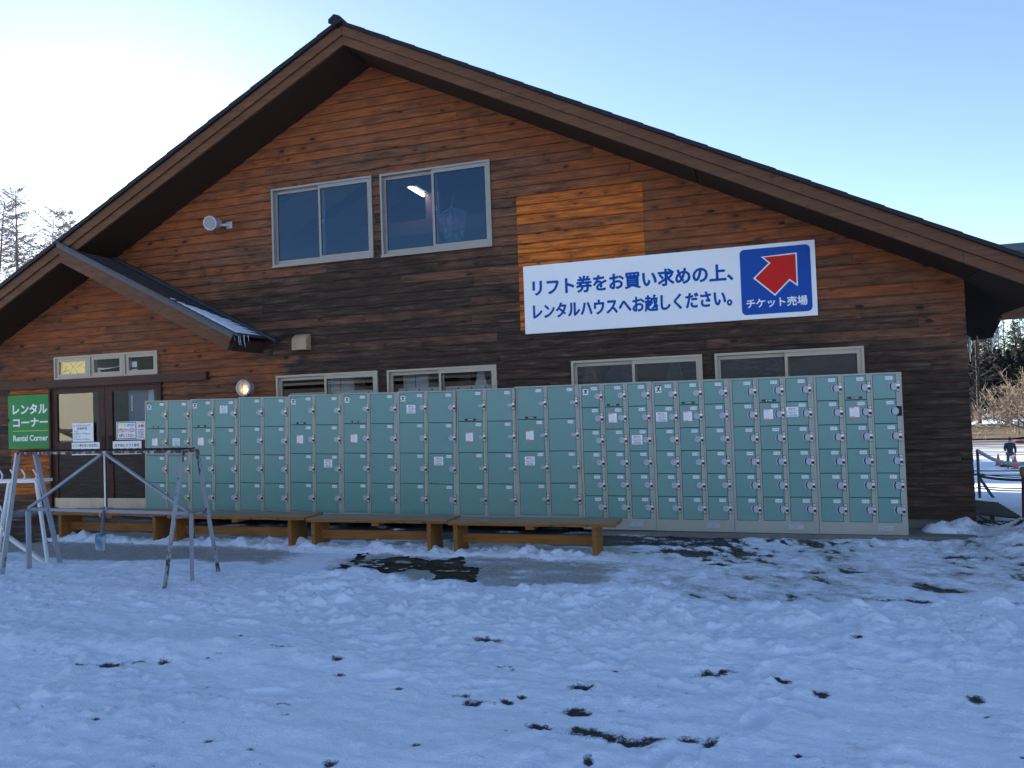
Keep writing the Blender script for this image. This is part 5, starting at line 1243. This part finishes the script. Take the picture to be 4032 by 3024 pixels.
def person():
    X, Y_, = 13.25, 49.55; Z = gz(X, Y_) + 0.0
    t = empty('person', (X, Y_, Z), 'person in a navy jacket and grey trousers holding a white sheet', 'person')
    # seen from behind, turned slightly right, walking; right = +x
    def P(x, y, z): return (X + x, Y_ + y, Z + z)
    pts = [P(0, 0, .92), P(0, .01, 1.12), P(.01, .02, 1.36), P(.02, .02, 1.47), P(.03, .03, 1.54), P(.04, .04, 1.64), P(.04, .035, 1.70),
           P(-.10, 0, .88), P(-.13, -.05, .48), P(-.14, -.02, .08), P(-.10, .12, .03), P(.10, 0, .88), P(.16, .06, .48), P(.26, .02, .08), P(.34, .10, .03),
           P(-.19, .02, 1.38), P(-.23, .05, 1.12), P(-.14, .22, .98), P(.21, .0, 1.38), P(.27, .0, 1.10), P(.25, -.02, .85), P(.25, -.02, .77)]
    ed = [(0, 1), (1, 2), (2, 3), (3, 4), (4, 5), (5, 6), (0, 7), (7, 8), (8, 9), (9, 10), (0, 11), (11, 12), (12, 13), (13, 14), (2, 15), (15, 16), (16, 17), (2, 18), (18, 19), (19, 20), (20, 21)]
    rd = [.12, .125, .14, .06, .06, .095, .06, .085, .06, .042, .035, .085, .06, .042, .035, .06, .045, .035, .06, .045, .032, .035]
    # fingers of the right hand
    hb = 21
    for k, (dx, L) in enumerate(((-.02, .07), (-.007, .08), (.007, .078), (.02, .06))):
        a = len(pts); pts.append(P(.25 + dx, -.03, .735)); pts.append(P(.25 + dx * .9, -.045, .735 - L * .6)); ed += [(hb, a), (a, a + 1)]; rd += [.010, .008]
    a = len(pts); pts.append(P(.225, -.05, .77)); pts.append(P(.222, -.065, .735)); ed += [(hb, a), (a, a + 1)]; rd += [.011, .009]
    skin_obj('body', pts, ed, rd, 'skin', t)
    j = [P(0, 0, .84), P(0, .01, 1.05), P(.01, .02, 1.30), P(.02, .02, 1.46), P(-.19, .02, 1.38), P(-.24, .05, 1.12), P(-.16, .20, 1.0), P(.21, 0, 1.38), P(.275, 0, 1.10), P(.255, -.02, .87)]
    skin_obj('jacket', j, [(0, 1), (1, 2), (2, 3), (2, 4), (4, 5), (5, 6), (2, 7), (7, 8), (8, 9)], [.165, .165, .185, .085, .085, .07, .055, .085, .07, .055], 'jacket_navy', t)
    tr_ = [P(0, 0, .90), P(-.10, 0, .82), P(-.13, -.05, .48), P(-.14, -.02, .10), P(.10, 0, .82), P(.16, .06, .48), P(.26, .02, .10)]
    skin_obj('trousers', tr_, [(0, 1), (1, 2), (2, 3), (0, 4), (4, 5), (5, 6)], [.135, .105, .085, .07, .105, .085, .07], 'trousers', t)
    for p0, p1 in ((P(-.14, -.05, .045), P(-.10, .16, .04)), (P(.26, -.02, .045), P(.36, .14, .04))):
        skin_obj('shoe', [p0, lerp(p0, p1, .5), p1], [(0, 1), (1, 2)], [.055, .055, .045], 'shoe', t)
    mb = MB(); c = P(.035, .025, 1.655)
    mb.lathe((c[0], c[1], c[2] - .06), (0, -.1, 1), [(0, .085), (.06, .108), (.12, .09), (.155, .05), (.165, .001)], 14); mb.build('hair', 'hair_black', t)
    mb = MB(); mb.lathe((c[0] + .105, c[1] + .0, c[2] - .03), (1, 0, 0), [(-.02, .02), (.0, .028), (.012, .015), (.014, .001)], 8); mb.build('ear', 'skin', t)
    mb = MB(); q = P(.10, -.11, .62); mb.add([(q[0] - .18, q[1], q[2] + .0), (q[0] + .02, q[1] - .02, q[2] - .15), (q[0] + .17, q[1], q[2] + .04), (q[0] - .02, q[1] + .01, q[2] + .20)], [(0, 1, 2, 3)])
    o = mb.build('paper_sheet', 'label_white'); o.modifiers.new('s', 'SOLIDIFY').thickness = .004
    tag(o, 'white sheet held in the hand of the person on the slope', 'paper')
person()
def board():
    t = empty('notice_board', (24.1, 86.5, gz(24, 86.5)), 'white notice board on dark posts beyond the road', 'notice board')
    mb = MB(); mb.box(23.6, 25.2, 86.45, 86.55, -3.75, -3.15); mb.build('panel', 'label_white', t)
    for x in (23.9, 24.4, 25.0): 
        mb = MB(); mb.box(x, x + .09, 86.35, 86.449, -4.7, -3.05); mb.build('post', 'post_dark', t)
board()
mb = MB(); z = gz(21, 76) + .06
mb.prism([(20.6, z + .10), (20.75, z), (21.5, z), (21.6, z + .20), (21.2, z + .24), (20.8, z + .22)], 75.8, 76.3, 0); mb.box(21.4, 21.5, 75.75, 75.7999, z + .1, z + .32, 1)
tag(mb.build('sled', ['sled_red', 'label_white']), 'red and white sled at the far side of the road', 'sled')

# ------------------------------------------------------------------ trees
def grow(mb, p, d, L, r_, lv, rn, prm, sides=4, tw=None):
    """recursive branch; finer levels go into tw"""
    n = 4 if lv > 0 else 3; pts = [p]; rr = [r_]; q = Vector(p); dd = Vector(d)
    for k in range(n):
        dd = (dd + Vector((rn.gauss(0, prm['wig']), rn.gauss(0, prm['wig']), rn.gauss(0, prm['wig']) + prm['up']))).normalized()
        q = q + dd * (L / n); pts.append(tuple(q)); rr.append(r_ * (1 - (k + 1) / n * (1 - prm['tap'])))
    tgt = mb if lv >= prm['split'] else tw
    tgt.tube(pts, rr, sides if lv > 1 else 3, 0, True, False)
    if lv <= 0: return
    for k in range(prm['kids'][lv]):
        f = rn.uniform(.25, 1.0); i = min(n - 1, int(f * n)); a = Vector(pts[i]).lerp(Vector(pts[i + 1]), f * n - i)
        ax = dd.orthogonal().normalized(); ax.rotate(Matrix.Rotation(rn.uniform(0, 6.28), 3, dd)); an = rn.uniform(*prm['ang'])
        nd = (dd * math.cos(an) + ax * math.sin(an)).normalized()
        grow(mb, tuple(a), nd, L * rn.uniform(*prm['len']), max(prm['rmin'], r_ * (1 - f * .6) * prm['rk']), lv - 1, rn, prm, sides, tw)
def larch(H, seed, spread, lean=0.0, dens=1.0, rt=0.14, twr=.012, up=0.05, first=.12, m_=('bark_larch', 'twig_larch'), tops=1):
    rn = random.Random(seed); tk = MB(); cr = MB()
    n = 12; path = [(lean * H * (k / n) ** 1.6 + rn.gauss(0, .03), rn.gauss(0, .03), H * k / n) for k in range(n + 1)]
    tk.tube(path, [rt * (1 - .93 * k / n) for k in range(n + 1)], 7)
    z = H * first
    while z < H * .985:
        f = z / H; k = min(n - 1, int(f * n)); a = Vector(path[k]).lerp(Vector(path[k + 1]), f * n - k)
        L = spread * (1 - f) ** .8 * rn.uniform(.55, 1.1) + .25; az = rn.uniform(0, 6.28); el = rn.uniform(-.1, .45) + up * 4 * f
        d = Vector((math.cos(az) * math.cos(el), math.sin(az) * math.cos(el), math.sin(el)))
        m = 6; pts = [tuple(a)]; q = a.copy(); dd = d.copy()
        for j in range(m):
            dd = (dd + Vector((rn.gauss(0, .06), rn.gauss(0, .06), up))).normalized(); q = q + dd * L / m; pts.append(tuple(q))
        br = max(.010, rt * .22 * (1 - f)) 
        cr.tube(pts, [br * (1 - .8 * j / m) + twr * .3 for j in range(m + 1)], 3, 0, True, False)
        for j in range(1, m + 1):
            for s_ in range(3):
                az2 = az + rn.choice((-1, 1)) * rn.uniform(.5, 1.2); L2 = L * rn.uniform(.12, .30) * (1.25 - j / m * .6) + .1; e2 = rn.uniform(-.35, .6)
                b = Vector(pts[j]); e = b + Vector((math.cos(az2) * math.cos(e2), math.sin(az2) * math.cos(e2), math.sin(e2))) * L2
                md = b.lerp(e, .5) + Vector((0, 0, rn.uniform(-.05, .05) * L2))
                cr.tube([tuple(b), tuple(md), tuple(e)], [twr, twr * .8, twr * .35], 3, 0, True, False)
                if rn.random() < .7:
                    e3 = md + (e - b).cross(Vector((0, 0, 1))).normalized() * L2 * rn.uniform(-.5, .5) + Vector((0, 0, L2 * .2)); cr.tube([tuple(md), tuple(e3)], [twr * .8, twr * .3], 3, 0, True, False)
        z += H / (62 * dens) * rn.uniform(.5, 1.4)
    return tk, cr
def place_tree(name, proto, loc, rz, sc, label, grp, cat='tree'):
    t = empty(name, loc, label, cat, grp, (0, 0, rz)); t.scale = (sc, sc, sc)
    for nm, me in proto: put(nm, me, t, (0, 0, 0))
    return t
P1 = larch(14.0, 1, 5.4, dens=1.6, rt=.19, twr=.017); P2 = larch(13.5, 2, 4.8, .02, dens=1.6, rt=.16, twr=.017); P3 = larch(12.0, 5, 5.0, -.05, 1.6, rt=.14, twr=.017)
LA = [[('trunk', a.mesh('trunk', ['bark_larch'])), ('crown', b.mesh('crown', ['twig_larch']))] for a, b in (P1, P2, P3)]
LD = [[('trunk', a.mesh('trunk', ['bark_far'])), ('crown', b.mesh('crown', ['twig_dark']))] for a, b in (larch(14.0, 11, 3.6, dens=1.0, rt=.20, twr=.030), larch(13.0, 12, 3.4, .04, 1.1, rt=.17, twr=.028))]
for k, (x, y, zt, pr, rz, lb) in enumerate(((-36.3, 30.0, 12.3, 0, .3, 'tall bare larch, the tallest one above the left roof edge'), (-33.75, 30.9, 11.1, 1, 2.0, 'slim bare larch right of the tallest one above the roof edge'), (-37.6, 29.6, 12.0, 2, 4.0, 'bare larch cut by the left edge of the picture'), (-32.0, 33.6, 11.45, 0, 1.2, 'bare larch whose top just clears the roof slope'), (-31.6, 35.5, 11.75, 1, 3.1, 'farthest right bare larch peeping over the roof slope'), (-36.0, 31.5, 9.6, 2, 5.2, 'thin crooked bare larch between the two tall ones'))):
    H = zt + 1.7; h0 = (14.0, 13.5, 12.0)[pr]
    place_tree('larch_tree', LA[pr], (x, y, -1.7), rz, H / h0, lb, 'bare larches behind the roof on the left')
_lr = random.Random(9)
for k, (x, y, zt) in enumerate(((-38.6, 32.0, 10.6), (-36.9, 33.5, 11.3), (-35.0, 33.0, 9.4), (-34.2, 35.0, 10.2), (-33.0, 36.0, 11.4), (-39.5, 34.5, 12.6))):
    pr = k % 3; place_tree('larch_tree', LA[pr], (x, y, -1.7), _lr.uniform(0, 6.28), (zt + 1.7) / (14.0, 13.5, 12.0)[pr], 'shorter bare larch filling in behind the taller ones at the left edge', 'bare larches behind the roof on the left')
rn = random.Random(21); k = 0
spots = []
for i in range(44):
    d = rn.uniform(104, 150); px_ = rn.uniform(3760, 4060) if i < 30 else rn.uniform(4060, 4420)
    cxx = (px_ - 2016) / 3029; v = Vector((_f.x + _r.x * cxx, _f.y + _r.y * cxx)) * d
    spots.append((v.x, v.y, rn.uniform(.8, 1.05) * (1.0 if d < 125 else 1.15), rn.randrange(2), rn.uniform(0, 6.28)))
for x, y, sc, pr, rz in spots:
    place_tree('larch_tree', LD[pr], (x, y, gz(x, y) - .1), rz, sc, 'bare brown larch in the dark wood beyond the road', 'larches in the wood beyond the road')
x, y = 25.6, 107.0; place_tree('larch_tree', LD[0], (x, y, gz(x, y) - .1), .7, 1.22, 'tall larch standing out against the sky beyond the road', 'larches in the wood beyond the road')
def spruce(H, seed, rad):
    rn = random.Random(seed); tk = MB(); cr = MB(); tk.tube([(0, 0, 0), (0, 0, H * .6), (0, 0, H)], [.2, .12, .02], 7)
    for i in range(1500):
        f = rn.random() ** .8; z = H * (.08 + .9 * f); rr = rad * (1 - f) ** .85 * (.35 + .65 * math.sqrt(rn.random())) * (1 + .25 * math.sin(f * 40)); az = rn.uniform(0, 6.28)
        c = Vector((rr * math.cos(az), rr * math.sin(az), z)); o_ = Vector((math.cos(az), math.sin(az), -.35 + rn.gauss(0, .2))).normalized(); s_ = Vector((-math.sin(az), math.cos(az), rn.gauss(0, .3))).normalized()
        L = rn.uniform(.22, .5); wv = L * .42
        cr.add([c - o_ * L * .5, c + s_ * wv, c + o_ * L * .6 + Vector((0, 0, -.05)), c - s_ * wv], [(0, 1, 2, 3)])
    return [('trunk', tk.mesh('trunk', ['bark_larch'])), ('crown', cr.mesh('crown', ['needles_dark']))]
SP = [spruce(9.5, 1, 2.6), spruce(8.5, 2, 2.3)]
for i in range(46):
    d = 108 + (i % 3) * 9 + rn.uniform(-2, 2); px_ = 3775 + i * 13.5 + rn.uniform(-8, 8)
    cxx = (px_ - 2016) / 3029; v = Vector((_f.x + _r.x * cxx, _f.y + _r.y * cxx)) * d
    place_tree('spruce_tree', SP[i % 2], (v.x, v.y, gz(v.x, v.y) - .1), rn.uniform(0, 6.28), rn.uniform(.85, 1.15), 'dark evergreen spruce low in the wood beyond the road', 'spruces in the wood beyond the road')
def spread_tree():
    rn = random.Random(77); tk = MB(); tw = MB()
    prm = dict(wig=.17, up=.0, tap=.5, kids=[0, 3, 4, 4, 5], ang=(.35, 1.0), len=(.5, .8), rk=.66, rmin=.026, split=3)
    base = (0, 0, 0); tk.tube([base, (.05, 0, .6), (.0, .05, 1.2)], [.30, .24, .22], 8)
    for i in range(9):
        az = i * .698 + rn.uniform(-.2, .2); el = rn.uniform(.25, 1.1)
        grow(tk, (0, 0, rn.uniform(.8, 1.25)), (math.cos(az) * math.cos(el), math.sin(az) * math.cos(el), math.sin(el)), rn.uniform(2.6, 3.3), .10, 4, rn, prm, 5, tw)
    return [('trunk', tk.mesh('trunk', ['bark_larch'])), ('crown', tw.mesh('crown', ['twig_pale']))]
place_tree('garden_tree', spread_tree(), (23.6, 82.0, gz(23.6, 82) - .05), .4, 1.05, 'broad bare pale-twigged tree spreading before the dark wood', None)
for i in range(11):  # hidden spruces added to cast shade on the snow slope
    x = -22 + i * 2.7 + rn.uniform(-.8, .8); y = 66 + rn.uniform(-3, 6)
    place_tree('spruce_tree', SP[i % 2], (x, y, gz(x, y) - .1), rn.uniform(0, 6.28), rn.uniform(1.5, 1.8), 'unseen tall dark spruce added behind the lodge to shade the slope', 'unseen spruces added behind the lodge for shade')
for k, (x, y) in enumerate(((18.2, 99.0), (20.5, 101.5), (23.0, 101.0), (26.5, 102.5))):
    rr = random.Random(k); tk = MB(); tw = MB()
    for i in range(14):
        az = rr.uniform(0, 6.28); el = rr.uniform(.6, 1.4); grow(tk, (rr.uniform(-.3, .3), rr.uniform(-.3, .3), 0), (math.cos(az) * math.cos(el), math.sin(az) * math.cos(el), math.sin(el)), rr.uniform(1.0, 1.8), .035, 2, rr, dict(wig=.15, up=.02, tap=.4, kids=[0, 4, 5], ang=(.3, .9), len=(.4, .7), rk=.6, rmin=.014, split=2), 4, tw)
    place_tree('bare_shrub', [('stem', tk.mesh('stem', ['bark_larch'])), ('crown', tw.mesh('crown', ['twig_dark']))], (x, y, gz(x, y)), 0, 1.3, 'low dark bare shrub at the foot of the wood beyond the road', 'shrubs at the foot of the wood', 'shrub')
# behind the photographer: slopes added to bounce sun, buildings that show in the panes
def slopes():
    """unseen snow slopes with strips of wood, added to throw low sun at the lodge front"""
    xs = np.linspace(-260, 260, 70); ys = np.array([-38, -52, -66, -80, -95, -108, -122, -150, -220]); X, Y = np.meshgrid(xs, ys)
    Z = np.interp(Y, ys[::-1], [34, 33, 30, 24, 19, 13.5, 8.5, 4, -1.9]) * (0.85 + 0.3 * nz2(X * .02, Y * .02, 3)); Z[0] = -1.9
    mb = MB(); mb.v = [tuple(p) for p in np.stack([X, Y, Z], -1).reshape(-1, 3)]; n = len(xs)
    for j in range(len(ys) - 1):
        for i in range(n - 1):
            a = j * n + i; mb.f.append((a, a + n, a + n + 1, a + 1)); mb.sm.append(True)
            mb.m.append(1 if j == 0 or (nz2(np.array(xs[i] * .03), np.array(ys[j] * .05), 8) > .62 and j > 3) else 0)
    tag(mb.build('bounce_hills', ['snow', 'needles_dark']), kind='structure')
slopes()
t = empty('timber_shed', (-14, -34, -1.6), 'long dark timber shed reflected in the low panes', 'building')
mb = MB(); mb.box(-36, 8, -38, -30, -1.7, 2.1); mb.build('wall', 'dark_timber', t)
mb = MB(); mb.prism([(-36.5, 2.11), (8.5, 2.11), (8.5, 2.3), (-36.5, 2.3)], -38.6, -29.4); mb.build('roof', 'roof_metal', t)
t = empty('service_building', (-34, -10, -1.6), 'cream service building reflected in the door panes', 'building')
mb = MB(); mb.box(-44, -29.0, -16, -8.0, -1.7, 3.6); mb.build('wall', 'cream_wall', t)
mb = MB(); mb.box(-44.5, -28.6, -16.5, -7.4, 3.61, 3.9); mb.build('roof', 'roof_metal', t)
mb = MB(); mb.box(-44, -29.2, -7.99, -7.93, 1.6, 1.75); mb.tube([(-36, -7.9, 1.6), (-29.5, -7.9, -.9)], .08, 6); mb.box(-44, -28, -6.6, -6.5, -.45, -.3); mb.build('trim', 'dark_timber', t)
